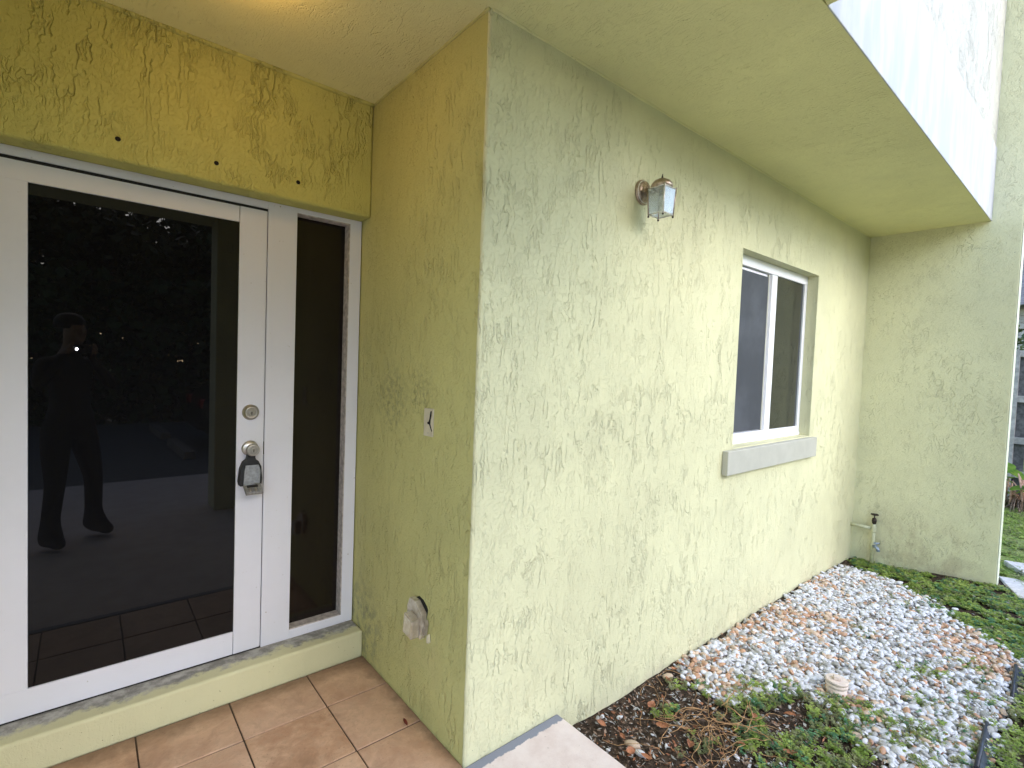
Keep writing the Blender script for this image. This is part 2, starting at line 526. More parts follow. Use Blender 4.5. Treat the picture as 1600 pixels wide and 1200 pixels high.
# tiled porch floor: the tile bed with each tile laid on it
b = MB(); b.box((-1.6495, .0005, -.3), (-.0005, .9305, -.007))
floor = b.build('porch_floor', m_grout, kind='structure')
gx = [0] + [-.2875-.335*i for i in range(4)] + [-1.648]
gy = [.93, .648, .326, .002]
for i in range(len(gx)-1):
    for j in range(3):
        x1, x0 = gx[i]-.003, gx[i+1]+.003
        y1, y0 = gy[j]-.0045, gy[j+1]+.0045
        if i == 0: x1 = -.002
        if i == len(gx)-2: x0 = -1.646
        b = MB(); b.box((x0-(x0+x1)/2, y0-(y0+y1)/2, -.008), (x1-(x0+x1)/2, y1-(y0+y1)/2, 0))
        t = b.build('tile', m_tile, floor, bevel=.002, seg=2)
        t.location = ((x0+x1)/2, (y0+y1)/2, random.uniform(-.0012, .0004))
        t.rotation_euler = (R(random.uniform(-.12, .12)), R(random.uniform(-.12, .12)), R(random.uniform(-.15, .15)))

# ------------------------------------------------------------------ the house
H, D, L = 2.831, .967, 4.405
house = empty('house', (0, 0, 0), label='pale yellow-green stucco house with white glazed door, porch recess and overhanging upper floor', cat='house')

def grid_wall(mb, us, vs, skip, place, flip=False):
    for i in range(len(us)-1):
        for j in range(len(vs)-1):
            if (i, j) in skip: continue
            q = [place(us[i], vs[j]), place(us[i+1], vs[j]), place(us[i+1], vs[j+1]), place(us[i], vs[j+1])]
            mb.face(q[::-1] if flip else q)

# front wall with the window opening
WX0, WX1, WZ0, WZ1 = 1.99, 3.224, 1.075, 2.319
b = MB()
us = [.012, WX0, WX1, L]; vs = [-.4, WZ0, WZ1, H]
grid_wall(b, us, vs, {(1, 1)}, lambda u, v: (u, 0, v))
grid_wall(b, us, vs, {(1, 1)}, lambda u, v: (u, .2, v), True)
dp = .2
b.face([(WX0, 0, WZ0), (WX0, 0, WZ1), (WX0, dp, WZ1), (WX0, dp, WZ0)])
b.face([(WX1, 0, WZ0), (WX1, dp, WZ0), (WX1, dp, WZ1), (WX1, 0, WZ1)])
b.face([(WX0, 0, WZ1), (WX1, 0, WZ1), (WX1, dp, WZ1), (WX0, dp, WZ1)])
b.face([(WX0, 0, WZ0), (WX0, dp, WZ0), (WX1, dp, WZ0), (WX1, 0, WZ0)])
# soft plaster nosing at the outside corner
arc = [(.012-.012*math.sin(a), .012-.012*math.cos(a)) for a in [R(q) for q in (0, 22, 45, 68, 90)]]
zc = np.linspace(-.4, H, 90)
def cz(p, z):
    o = .0022*vnoise(np.array([z]), np.array([.3]), 14, 8)[0] + .0012*vnoise(np.array([z]), np.array([.7]), 50, 9)[0]
    k = (p[0]/.012)*(p[1]/.012)*0 + 1
    return (p[0]+o*(1-p[0]/.012)*.5, p[1]+o*(1-p[1]/.012)*.5, z)
for k in range(len(zc)-1):
    for i in range(4):
        b.face([cz(arc[i+1], zc[k]), cz(arc[i], zc[k]), cz(arc[i], zc[k+1]), cz(arc[i+1], zc[k+1])], smooth=True)
b.build('front_wall', m_front, house)

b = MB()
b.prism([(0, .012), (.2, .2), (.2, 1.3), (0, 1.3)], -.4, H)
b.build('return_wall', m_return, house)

# wall over the door, and the far jamb of the porch
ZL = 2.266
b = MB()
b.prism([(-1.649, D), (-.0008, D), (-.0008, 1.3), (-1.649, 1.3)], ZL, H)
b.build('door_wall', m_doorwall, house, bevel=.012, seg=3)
b = MB(); b.prism([(-1.648, D), (-1.47, D), (-1.47, 1.3), (-1.648, 1.3)], .0, ZL-.001)
b.build('wall', m_doorwall, house)
b = MB(); b.box((-3.6, .001, -.3), (-1.65, 1.3, H-.001)); b.build('front_wall', m_return, house, bevel=.01)  # unseen block left of the recess, added to keep light off the return wall
# raised step under the door, its paint worn off along the top
b = MB(); b.box((-1.6485, .931, -.01), (-.0008, 1.3, .131))
b.build('step', m_step, house, bevel=.012, seg=3)

# side wall that closes the recess on the far side
b = MB(); b.box((L, -.994, -.4), (L+.113, .2, 6.2))
b.build('side_wall', m_side, house, bevel=.006)
b = MB(); b.box((L+.004, -.9985, -.12), (L+.113, -.9955, 6.2))
b.build('corner_bead', m_trimedge, house)

# ceilings and upper floor
b = MB(); b.prism([(-3.6, -.807), (.852, -.807), (L, -.807), (L, -.0), (.2, .0), (-.0, .0), (-.0, 1.3), (-3.6, 1.3)], H, H+.18)
b.build('soffit', m_ceiling, house)
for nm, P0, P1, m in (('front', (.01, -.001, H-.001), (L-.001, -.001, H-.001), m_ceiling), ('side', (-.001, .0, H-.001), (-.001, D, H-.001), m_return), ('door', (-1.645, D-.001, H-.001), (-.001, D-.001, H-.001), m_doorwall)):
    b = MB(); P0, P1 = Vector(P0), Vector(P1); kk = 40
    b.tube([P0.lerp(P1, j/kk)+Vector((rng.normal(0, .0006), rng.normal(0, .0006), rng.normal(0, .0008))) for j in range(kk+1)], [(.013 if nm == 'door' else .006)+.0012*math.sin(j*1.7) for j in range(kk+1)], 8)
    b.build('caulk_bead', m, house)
b = MB(); b.prism([(-4.0, -2.35), (.852, -2.35), (.852, -.811), (-4.0, -.811)], H+.002, H+.2)
b.build('porch_roof', m_ceiling, house)
b = MB(); b.box((.855, -.8068, H+.182), (L, -.6, 6.2))
b.build('upper_wall', m_upper, house)
b = MB(); b.box((.8545, -.814, H-.003), (L-.002, -.8072, 3.40))
b.build('fascia_band', m_band, house, bevel=.004)
b = MB(); b.box((-3.6, .0, H+.2), (.853, 1.3, 6.2)); b.build('upper_wall', m_upper, house)
b = MB(); b.box((-3.9, -1.0, 6.2), (5.0, 5.0, 6.35)); b.build('roof', m_concrete, house)
b = MB(); b.box((-3.6, 4.6, -.3), (L+.1, 4.8, 6.2)); b.build('wall', m_upper, house)
b = MB(); b.box((-.15, -2.25, .0005), (.15, -1.95, H+.0015))
b.build('porch_column', m_side, house, bevel=.01)

# anchor holes left above the door
for i, (x, z) in enumerate([(-1.024, 2.348), (-.695, 2.349), (-.362, 2.354)]):
    b = MB()
    Mx = Matrix.Translation((x, D-.0005, z)) @ Matrix.Rotation(R(90), 4, 'X')
    b.lathe([(.0085, -.002), (.0092, .001), (.0066, .0015), (.005, .0009)], 12, Mx)
    b.build('anchor_hole', m_black, house)

# --- front door
FY = 1.069
door = empty('door', (0, 0, 0)); door.parent = house
b = MB()
b.box((-1.40, FY, .139), (-.583, FY+.044, .246))
b.box((-1.40, FY, 2.147), (-.583, FY+.044, 2.218))
b.box((-1.40, FY, .246), (-1.28, FY+.044, 2.147))
b.build('door_frame_panel', m_white, door, bevel=.0015)
b = MB(); b.box((-.581, FY-.001, .139), (-.4655, FY+.043, 2.2185))
b.build('lock_stile', m_white, door, bevel=.002)
b = MB(); b.box((-1.279, FY+.006, .247), (-.5815, FY+.02, 2.146))
b.build('glass', m_doorglass, door)
b = MB(); b.box((-1.402, FY+.002, 2.2195), (-.4635, FY+.03, 2.2295)); b.box((-.4649, FY+.012, .139), (-.4636, FY+.03, 2.219))
b.box((-.5829, FY+.01, .139), (-.5811, FY+.03, 2.219))
b.build('weather_seal', m_gap, door)
b = MB(); b.box((-1.47, FY+.004, .1315), (-.462, FY+.05, .1385)); b.build('threshold', m_gap, door)
def disc(prof, x, z, y=FY-.001, n=32):
    b = MB(); b.lathe(prof, n, Matrix.Translation((x, y, z)) @ Matrix.Rotation(R(90), 4, 'X')); return b
dx = -.524
dbolt = disc([(.0365, 0), (.0365, .004), (.0335, .0115), (.0285, .013), (.0275, .022), (.0255, .0245), (.0205, .0245), (.0200, .0225)], dx, 1.278).build('deadbolt', m_nickel, door)
b = disc([(.0135, .0226), (.0135, .0255), (.012, .0262)], dx, 1.278); b.build('key_cylinder', m_nickel, dbolt)
b = MB(); b.box((dx-.0015, FY-.0285, 1.268), (dx+.0015, FY-.0268, 1.282)); b.build('keyhole', m_black, dbolt)
kz = 1.109
knob = disc([(.036, 0), (.0355, .005), (.030, .010), (.020, .0125), (.013, .016), (.0125, .034), (.0175, .039), (.0265, .047), (.0290, .056), (.0275, .066), (.0215, .072), (.0205, .070)], dx, kz).build('door_knob', m_nickel, door)
b = disc([(.0125, .0695), (.0125, .074), (.011, .0748)], dx, kz); b.build('key_cylinder', m_nickel, knob)
b = MB(); b.box((dx-.0014, FY-.0775, kz-.008), (dx+.0014, FY-.0755, kz+.005)); b.build('keyhole', m_black, knob)
b = MB(); b.box((-.4648, FY-.0012, 1.075), (-.4625, FY+.01, 1.135)); b.build('strike_plate', m_gap, door)

# --- fixed frame and sidelight
b = MB()
b.box((-1.469, FY-.002, 2.2305), (-.462, FY+.09, 2.265))
b.box((-1.469, FY-.002, .1325), (-1.404, FY+.09, 2.2302))
b.build('door_frame', m_white, house, bevel=.002)
sidel = empty('sidelight'); sidel.parent = house
b = MB()
b.box((-.4617, FY-.002, .1325), (-.331, FY+.09, 2.265))
b.box((-.3308, FY-.002, 2.2415), (-.066, FY+.09, 2.265))
b.box((-.3308, FY-.002, .1325), (-.066, FY+.09, .1765))
b.box((-.0658, FY-.002, .1325), (-.006, FY+.09, 2.265))
b.build('sidelight_frame', m_white, sidel, bevel=.002)
b = MB()
b.box((-.3306, FY+.001, .1767), (-.0662, FY+.062, .1810)); b.box((-.3306, FY+.001, 2.2370), (-.0662, FY+.062, 2.2413))
b.box((-.0705, FY+.001, .1812), (-.0662, FY+.062, 2.2368))
b.build('glazing_bead', m_bead, sidel)
b = MB(); b.box((-.3306, FY+.058, .1815), (-.071, FY+.07, 2.2366)); b.build('glass', m_sideglass, sidel)
b = MB(); b.box((-1.46, FY+.2, .14), (-.01, FY+.21, 2.26)); b.build('room_screen', m_black, house)
# cut screws in the frame
for (x, z) in [(-.44, .30), (-.41, 2.253), (-.036, .5)]:
    disc([(.003, 0), (.0025, .0012), (.001, .0015)], x, z, FY-.0018, 10).build('screw', m_bead, sidel)

# --- window
win = empty('window'); win.parent = house
YW = .077
b = MB()
b.box((WX0+.001, YW, WZ0+.001), (WX1-.001, YW+.09, 1.145))
b.box((WX0+.001, YW, 2.252), (WX1-.001, YW+.09, WZ1-.001))
b.box((WX0+.001, YW, 1.1452), (WX0+.05, YW+.09, 2.2518))
b.box((WX1-.05, YW, 1.1452), (WX1-.001, YW+.09, 2.2518))
b.box((WX0+.001, YW-.006, WZ0+.001), (WX1-.001, YW-.0005, 1.098))
fr = b.build('window_frame', m_winwhite, win, bevel=.002)
b = MB()
b.box((2.607, YW+.004, 1.1455), (2.692, YW+.06, 2.2515))
b.build('meeting_rail', m_winwhite, win, bevel=.003)
b = MB()
b.box((WX0+.052, YW+.022, 2.226), (2.606, YW+.05, 2.246)); b.box((WX0+.052, YW+.022, 1.146), (2.606, YW+.05, 1.160))
b.box((WX0+.052, YW+.022, 1.1602), (WX0+.072, YW+.05, 2.2258)); b.box((2.562, YW+.026, 1.1602), (2.606, YW+.05, 2.2258))
b.build('sliding_sash', m_winwhite, win, bevel=.002)
b = MB(); b.box((WX0+.053, YW+.012, 1.152), (2.5605, YW+.0145, 2.2255)); b.build('insect_screen', m_screen, win)
b = MB(); b.box((2.562, YW+.010, 1.146), (2.578, YW+.0215, 2.245)); b.build('screen_frame', m_sill, win, bevel=.001)
b = MB(); b.box((WX0+.073, YW+.034, 1.1603), (2.5615, YW+.04, 2.2257)); b.build('pane', m_winglass, win)
b = MB(); b.box((2.693, YW+.012, 1.1456), (WX1-.0505, YW+.018, 2.2514)); b.build('pane', m_winglass, win)
b = MB(); b.prism([(1.865, -.04), (3.275, -.04), (3.275, -.001), (WX1-.001, -.001), (WX1-.001, YW-.0065), (WX0+.001, YW-.0065), (WX0+.001, -.001), (1.865, -.001)], .918, 1.068)
b.build('sill', m_sill, win, bevel=.005)
b = MB(); b.box((WX0, YW+.3, 1.0), (WX1, YW+.31, 2.4)); b.build('blind', m_fencedk, win)

# ------------------------------------------------------------------ fittings on the walls
# lockbox on the knob
lb = empty('lockbox', (dx, FY-.002, .99), label='black and silver key lockbox hanging open from the door knob', cat='lockbox')
def lp(poly, y0, y1):   # outline in x,z extruded in y (towards the viewer is -y)
    b = MB()
    Mx = Matrix.Rotation(R(90), 4, 'X')
    b.prism(poly, -y1, -y0, M=Mx); return b
b = lp([(-.048, -.05), (.045, -.05), (.047, -.02), (.043, .035), (.030, .062), (.018, .072), (.014, .100), (-.014, .100), (-.019, .072), (-.034, .060), (-.046, .03), (-.052, -.03)], -.040, 0)
b.build('case', m_blackrub, lb, bevel=.004)
b = MB()
ro, ri = [(-.034, -.040), (.034, -.040), (.036, .02), (.028, .046), (-.026, .046), (-.031, .02)], [(-.028, -.034), (.028, -.034), (.030, .018), (.023, .040), (-.021, .040), (-.025, .018)]
n = 6
for k in range(n):
    a, c_ = ro[k], ro[(k+1) % n]; d, e = ri[k], ri[(k+1) % n]
    y0, y1 = -.0405, -.047
    b.face([(a[0], y1, a[1]), (c_[0], y1, c_[1]), (e[0], y1, e[1]), (d[0], y1, d[1])])
    b.face([(a[0], y0, a[1]), (c_[0], y0, c_[1]), (c_[0], y1, c_[1]), (a[0], y1, a[1])])
    b.face([(d[0], y1, d[1]), (e[0], y1, e[1]), (e[0], y0, e[1]), (d[0], y0, d[1])])
b.build('cavity_rim', m_silver, lb)
b = MB(); b.face([(p[0], -.0408, p[1]) for p in ri]); b.build('cavity', m_silver, lb)
lid = empty('lid'); lid.parent = lb; lid.location = (.002, -.047, -.043); lid.rotation_euler = (R(-58), 0, 0)
b = lp([(-.036, -.058), (.036, -.058), (.038, 0), (-.038, 0)], -.002, .010); b.build('lid_plate', m_silver, lid, bevel=.002)
for k in range(4):
    b = lp([(-.022+k*.012, -.052), (-.013+k*.012, -.052), (-.013+k*.012, -.028), (-.022+k*.012, -.028)], -.010, -.0022)
    b.build('number_wheel', m_silver if k % 2 else m_nickel, lid, bevel=.0015)
b = lp([(-.026, -.022), (.020, -.022), (.020, -.008), (-.026, -.008)], -.006, -.0022); b.build('latch', m_blackrub, lid, bevel=.001)
b = MB(); b.tube([(-.03, -.049, -.041), (.03, -.049, -.041)], .0035, 8); b.build('hinge', m_silver, lb)

# cream blank plate with a jagged split
sp = empty('switch_plate', (0, .332, 1.29), label='cream blank wall plate with a jagged black split in it', cat='wall plate')
b = MB(); b.prism([(-.037, -.058), (.037, -.060), (.037, .058), (-.037, .060)], 0, .005, M=Matrix(((0, 0, -1, -.001), (1, 0, 0, 0), (0, 1, 0, 0), (0, 0, 0, 1))))
b.build('plate', m_plate, sp, bevel=.0015)
Mp = Matrix(((0, 0, -1, -.0062), (-1, 0, 0, 0), (0, 1, 0, 0), (0, 0, 0, 1)))
b = MB(); b.prism([(.016, .048), (.026, .050), (.024, .030), (.018, .010), (.017, -.006), (.024, -.020), (.034, -.034), (.030, -.036), (.018, -.022), (.008, -.008), (-.004, -.008), (-.008, 0), (.004, .004), (.010, .020)], 0, .001, M=Mp)
b.build('split', m_black, sp)
b = MB(); b.lathe([(.003, 0), (.0025, .0012)], 10, Matrix.Translation((-.0062, 0, -.045)) @ Matrix.Rotation(R(-90), 4, 'Y')); b.build('screw', m_bead, sp)

# clouded weatherproof socket cover in a broken hole
oc = empty('socket_cover', (0, .355, .448), label='clouded plastic outlet cover set crooked in a broken hole in the wall', cat='outlet cover')
Mo = Matrix(((0, 0, -1, 0), (-1, 0, 0, 0), (0, 1, 0, 0), (0, 0, 0, 1)))   # local x = towards the corner, y = up, z = out of the wall
hole = [(-.076, .012), (-.078, .03), (-.062, .054), (-.045, .064), (-.015, .080), (.02, .075), (.05, .058), (.060, .045), (.05, .0), (.03, -.03), (-.02, -.045), (-.060, -.035)]
b = MB(); b.prism(hole, -.001, .002, M=Mo); b.build('hole', m_black, oc)
b = MB()
Mc = Mo @ Matrix.Rotation(R(-7), 4, 'Z')
b.prism([(-.075, .02), (-.06, .062), (-.01, .068), (.05, .04), (.062, -.01), (.055, -.075), (-.045, -.07), (-.07, -.03)], .0022, .028, M=Mc)
b.build('cover_base', m_clear, oc, bevel=.004)
b = MB(); b.prism([(-.03, .02), (.045, .012), (.048, -.068), (-.028, -.070)], .0285, .068, M=Mc)
b.build('bubble_lid', m_clear, oc, bevel=.006)
b = MB(); b.prism([(.052, -.055), (.070, -.050), (.074, .0), (.064, .018), (.055, .0)], .003, .020, M=Mc); b.build('hinge', m_clear, oc, bevel=.002)
b = MB(); b.prism([(.074, -.085), (.090, -.080), (.084, -.045), (.076, -.05)], .002, .014, M=Mo); b.build('broken_tab', m_plate, oc, bevel=.001); b = MB(); b.prism([(.02, -.088), (.032, -.086), (.03, -.07), (.02, -.072)], .002, .01, M=Mo)
b.build('broken_tab', m_plate, oc, bevel=.001)

# coach lamp on the front wall
lamp = empty('wall_lamp', (.945, 0, 2.40), label='small tarnished brass wall lantern with four glass sides on the front wall', cat='wall lamp')
b = MB(); b.lathe([(.058, -.002), (.060, .006), (.055, .012), (.052, .013), (.050, .019), (.043, .024), (.038, .025), (.034, .032), (.020, .038), (.010, .040)], 32, Matrix.Rotation(R(90), 4, 'X'), smooth=True)
b.build('backplate', m_brass, lamp)
b = MB(); b.lathe([(.0535, .0125), (.0535, .0155), (.051, .0160)], 32, Matrix.Rotation(R(90), 4, 'X'))
b.build('backplate_ring', m_pewter, lamp)
b = MB(); b.tube([(0, -.03, -.012), (0, -.052, -.016), (0, -.072, -.006), (0, -.085, .014), (0, -.097, .026), (0, -.11, .028)], [.016, .012, .010, .010, .010, .011], 12)
b.build('arm', m_brass, lamp)
cy = -.110
b = MB(); b.lathe([(.050, -.012), (.050, .006), (.046, .013), (.036, .024), (.022, .031), (.008, .034)], 24, Matrix.Translation((0, cy, .005)))
b.build('cap', m_brass, lamp)
b = MB(); b.tube([(0, cy, .037), (0, cy, .05), (.002, cy, .062)], [.005, .004, .002], 8); b.build('finial', m_brassdk, lamp)
def cage(hx, z): return [(s*hx, cy+t*hx, z) for s, t in ((-1, -1), (1, -1), (1, 1), (-1, 1))]
top, bot = cage(.046, -.008), cage(.040, -.128)
for k in range(4):
    b = MB()
    p, q = Vector(top[k]), Vector(bot[k])
    e = (q-p).normalized()
    b.tube([p-e*.006, q+e*.008], .0036, 6)
    b.build('post', m_pewter if k in (0,) else m_brass, lamp)
    b = MB(); b.lathe([(.001, -.005), (.005, -.003), (.005, .002), (.001, .004)], 10, Matrix.Translation(q+e*.009)); b.build('foot', m_brassdk, lamp)
for C in (top, bot):
    b = MB(); b.tube([C[0], C[1], C[2], C[3], C[0]], .0030, 6)
    b.build('cage_rail', m_pewter, lamp)
for k in range(4):
    a, c_, d, e = [Vector(v) for v in (top[k], top[(k+1) % 4], bot[(k+1) % 4], bot[k])]
    cen = (a+c_+d+e)/4; nrm = (c_-a).cross(e-a).normalized()
    P = [cen+(v-cen)*.93 for v in (a, c_, d, e)]
    b = MB(); b.v = [tuple(v-nrm*.001) for v in P]+[tuple(v+nrm*.001) for v in P]
    b.f = [(0, 1, 2, 3), (7, 6, 5, 4), (0, 4, 5, 1), (1, 5, 6, 2), (2, 6, 7, 3), (3, 7, 4, 0)]; b.m = [0]*6; b.sm = [False]*6
    b.build('glass_pane', m_lampglass, lamp)
b = MB(); b.tube([(0, cy, -.01), (0, cy, -.035)], .012, 12); b.build('socket', m_brassdk, lamp)
b = MB(); b.lathe([(.006, 0), (.010, -.01), (.016, -.025), (.017, -.035), (.013, -.046), (.004, -.052)][::-1], 14, Matrix.Translation((0, cy, -.035)))
b.build('bulb', m_lampglass, lamp)

# lit ceiling lamp over the porch, its lower edge just in the picture
cl = empty('ceiling_lamp', (-.72, .357, H), label='lit flush ceiling lamp under the porch roof above the door', cat='ceiling lamp')
b = MB(); b.lathe([(.105, -.001), (.11, -.012), (.10, -.022)][::-1], 32); b.build('lamp_base', m_brass, cl)
t = NT('lit_lamp_glass')
t.p.inputs['Emission Color'].default_value = (1.0, .60, .22, 1); t.p.inputs['Emission Strength'].default_value = 3.0
m_lit = t.out((.8, .7, .55), .4)
b = MB(); b.lathe([(.010, -.098), (.05, -.092), (.085, -.07), (.098, -.045), (.096, -.0225)], 32); b.build('lamp_shade', m_lit, cl)
pl = bpy.data.lights.new('porch_bulb', 'POINT'); pl.energy = .26; pl.color = (1.0, .47, .03); pl.shadow_soft_size = .09
po = bpy.data.objects.new('porch_bulb', pl); link(po, cl); po.location = (0, 0, -.20)

# water pipe and taps in the far corner
pp = empty('water_pipe', (4.36, -.18, -.12), label='painted water pipe with shut-off wheel and blue hose tap in the far corner', cat='water pipe')
b = MB(); b.tube([(0, 0, -.05), (0, 0, .21), (.0, 0, .345)], [.016, .016, .013], 12); b.tube([(0, .19, .30), (0, .02, .302)], .014, 12)
b.lathe([(.019, .27), (.020, .28), (.020, .325), (.019, .33)], 12); b.lathe([(.019, .13), (.021, .135), (.021, .165), (.019, .17)], 12)
b.build('pipe', m_pipe, pp)
b = MB(); b.lathe([(.012, .345), (.017, .355), (.020, .375), (.016, .395), (.010, .40)], 12); b.tube([(0, 0, .40), (0, 0, .43)], .005, 8); b.build('valve_body', m_brassdk, pp)
b = MB()
ring = [(.026*math.cos(a), .026*math.sin(a), .432) for a in np.linspace(0, 2*math.pi, 19)]
b.tube(ring, .0055, 6); b.tube([(-.026, 0, .432), (.026, 0, .432)], .004, 6); b.tube([(0, -.026, .432), (0, .026, .432)], .004, 6)
b.build('hand_wheel', m_brassdk, pp)
b = MB(); b.tube([(-.012, -.008, .15), (-.03, -.03, .15), (-.038, -.048, .140), (-.040, -.054, .115)], [.012, .015, .014, .014], 10)
b.tube([(-.03, -.03, .15), (-.036, -.038, .185)], .006, 8); b.tube([(-.052, -.022, .187), (-.022, -.056, .187)], .008, 8)
b.build('hose_tap', m_bluepaint, pp)

# ------------------------------------------------------------------ plant bed: pebbles, weeds, litter
def inside(poly, x, y):
    x = np.asarray(x); y = np.asarray(y); r = np.zeros(x.shape, bool); n = len(poly); j = n-1
    for i in range(n):
        xi, yi = poly[i]; xj, yj = poly[j]
        c = ((yi > y) != (yj > y)) & (x < (xj-xi)*(y-yi)/(yj-yi+1e-12)+xi)
        r ^= c; j = i
    return r
GRAVEL = [(4.10, -.04), (3.12, -.025), (2.25, -.02), (1.50, -.02), (1.40, -.07), (1.34, -.2), (1.33, -.33), (1.50, -.44), (1.76, -.53), (1.76, -.69), (1.66, -.83), (1.5, -1.0), (1.55, -1.25), (2.54, -1.26), (3.15, -1.24), (3.30, -1.12), (3.47, -.92), (3.72, -.7), (3.98, -.4)]
def ico(sub):
    bm = bmesh.new(); bmesh.ops.create_icosphere(bm, subdivisions=sub, radius=1)
    V = np.array([v.co[:] for v in bm.verts]); Fc = np.array([[v.index for v in f.verts] for f in bm.faces]); bm.free()
    return V, Fc
IV, IF = ico(2)
protos = []
for k in range(10):
    s = np.array([1, rng.uniform(.5, .82), rng.uniform(.36, .55)])
    V = IV*s*(1+.30*vnoise(IV[:, 0]+k*7, IV[:, 1]+IV[:, 2]*1.7, 1.3, k)[:, None])
    protos.append(V)
N = 11000
px = rng.uniform(1.2, 4.2, N*2); py = rng.uniform(-1.3, 0, N*2)
jx = px+rng.normal(0, .03, N*2); jy = py+rng.normal(0, .03, N*2)
ok = inside(GRAVEL, jx, jy) & (py < -.012)
px, py = px[ok][:N], py[ok][:N]
# a scatter of strays on the bare soil
sx = rng.uniform(.6, 1.6, 130); sy = rng.uniform(-1.2, -.02, 130)
px = np.concatenate([px, sx]); py = np.concatenate([py, sy]); n = len(px)
stray = np.arange(n) >= n-130
rad = (.0095+.0155*rng.random(n)**1.6)*np.where(rng.random(n) < .05, 1.3, 1)
rad[stray] *= .6
ORC = [(1.50, -.13, .16), (1.98, -.09, .14), (2.60, -.13, .22), (2.72, -.39, .16), (2.96, -1.10, .25), (2.46, -.36, .08), (1.97, -.45, .10), (1.87, -.75, .12), (1.50, -.28, .12), (3.2, -1.0, .2), (2.3, -.06, .2), (3.4, -.06, .15)]
po_ = np.full(n, .12)
for (a, c_, s) in ORC: po_ = np.maximum(po_, .72*np.exp(-((px-a)**2+(py-c_)**2)/(s*s)))
u = rng.random(n); u2 = rng.random(n)
kind = np.where(u < po_, np.where(u2 < .55, 2, 3), np.where(u2 < .26, 1, 0))
kind[stray] = np.where(u2[stray] < .5, 1, kind[stray])
pz = gz(px, py) + rad*.25 + rng.uniform(-.004, .014, n)*(~stray)
rot = [Euler((rng.normal(0, .3), rng.normal(0, .3), rng.uniform(0, 6.28))) for _ in range(n)]
mats = [m_pebw, m_pebg, m_pebo, m_pebt]
# which 300 show largest
P = np.stack([px, py, pz], 1)-np.array(CAM)
xc, yc, zc_ = P@np.array(rt), P@np.array(up), P@np.array(fw)
vis = (np.abs(xc/zc_)*FPX < 800) & (np.abs(yc/zc_)*FPX < 600)
show = np.where(vis, rad/zc_, 0) + np.where(pz-gz(px, py) > rad*.3+.004, .002, 0)
bigsel = np.argsort(-show)[:300]
qx = np.arange(1.3, 4.16, .03); qy = np.arange(-1.29, -.01, .03)
QX, QY = np.meshgrid(qx, qy)
gi = np.arange(QX.size).reshape(QX.shape)
gf = np.stack([gi[:-1, :-1].ravel(), gi[:-1, 1:].ravel(), gi[1:, 1:].ravel(), gi[1:, :-1].ravel()], 1)
keep = inside(GRAVEL, QX.ravel()[gf].mean(1)+rng.normal(0, .03, len(gf)), QY.ravel()[gf].mean(1)+rng.normal(0, .02, len(gf)))
gravel = obj('gravel_bed', np_mesh('gravel_bed', np.stack([QX.ravel(), QY.ravel(), gz(QX, QY).ravel()+.006], 1), gf[keep], [m_grit], smooth=True), kind='structure')
pk = rng.integers(0, 10, n)
cache = {}
for i in bigsel:
    key = (int(pk[i]), int(kind[i]))
    if key not in cache: cache[key] = np_mesh('pebble', protos[key[0]], IF, [mats[key[1]]], smooth=True)
    o = obj('pebble', cache[key], gravel)
    o.location = (px[i], py[i], pz[i]); o.rotation_euler = rot[i]; o.scale = (rad[i],)*3
rest = np.setdiff1d(np.arange(n), bigsel)
Vs, Fs, Ms = [], [], []
nv = len(IV)
for k, i in enumerate(rest):
    Rm = np.array(rot[i].to_matrix())
    Vs.append((protos[pk[i]]*rad[i])@Rm.T + (px[i], py[i], pz[i]))
    Fs.append(IF+k*nv); Ms.append(np.full(len(IF), kind[i]))
obj('pebbles', np_mesh('pebbles', np.concatenate(Vs), np.concatenate(Fs), mats, np.concatenate(Ms), True), gravel, kind='stuff')

def sprig_field(name, pts, mats, mi, size, nleaf=34, height=.035, label=None):
    """many small pinnate weeds: short stems set with little folded leaves"""
    Vs, Fs, Ms = [], [], []; base = 0
    for (x, y), m, s in zip(pts, mi, size):
        z0 = float(gz(x, y))
        nb = rng.integers(4, 8)
        for _ in range(nb):
            a = rng.uniform(0, 6.28); le = s*rng.uniform(.6, 1.2); rise = height*rng.uniform(.35, 1.2)
            d = np.array([math.cos(a), math.sin(a), 0]); sd_ = np.array([-d[1], d[0], 0])
            k = nleaf//nb
            t = np.linspace(.15, 1, k)
            C = np.array([x, y, z0]) + np.outer(t*le, d) + np.outer(rise*np.sin(t*2.2), [0, 0, 1])
            for q in range(k):
                for sgn in (-1, 1):
                    ll = s*.43*(1.15-.6*t[q])*rng.uniform(.7, 1.2); w = ll*.42
                    v = sd_*sgn + d*.6 + np.array([0, 0, rng.uniform(-.1, .6)]); v /= np.linalg.norm(v)
                    wv = np.cross(v, [rng.normal(0, .3), rng.normal(0, .3), 1]); wv /= np.linalg.norm(wv)+1e-9
                    c = C[q]
                    Vs.append([c, c+v*ll*.5+wv*w, c+v*ll, c+v*ll*.5-wv*w])
                    Fs.append([base, base+1, base+2, base+3]); Ms.append(m); base += 4
    V = np.array(Vs).reshape(-1, 3)
    return obj(name, np_mesh(name, V, np.array(Fs), mats, Ms), kind='stuff', label=label)

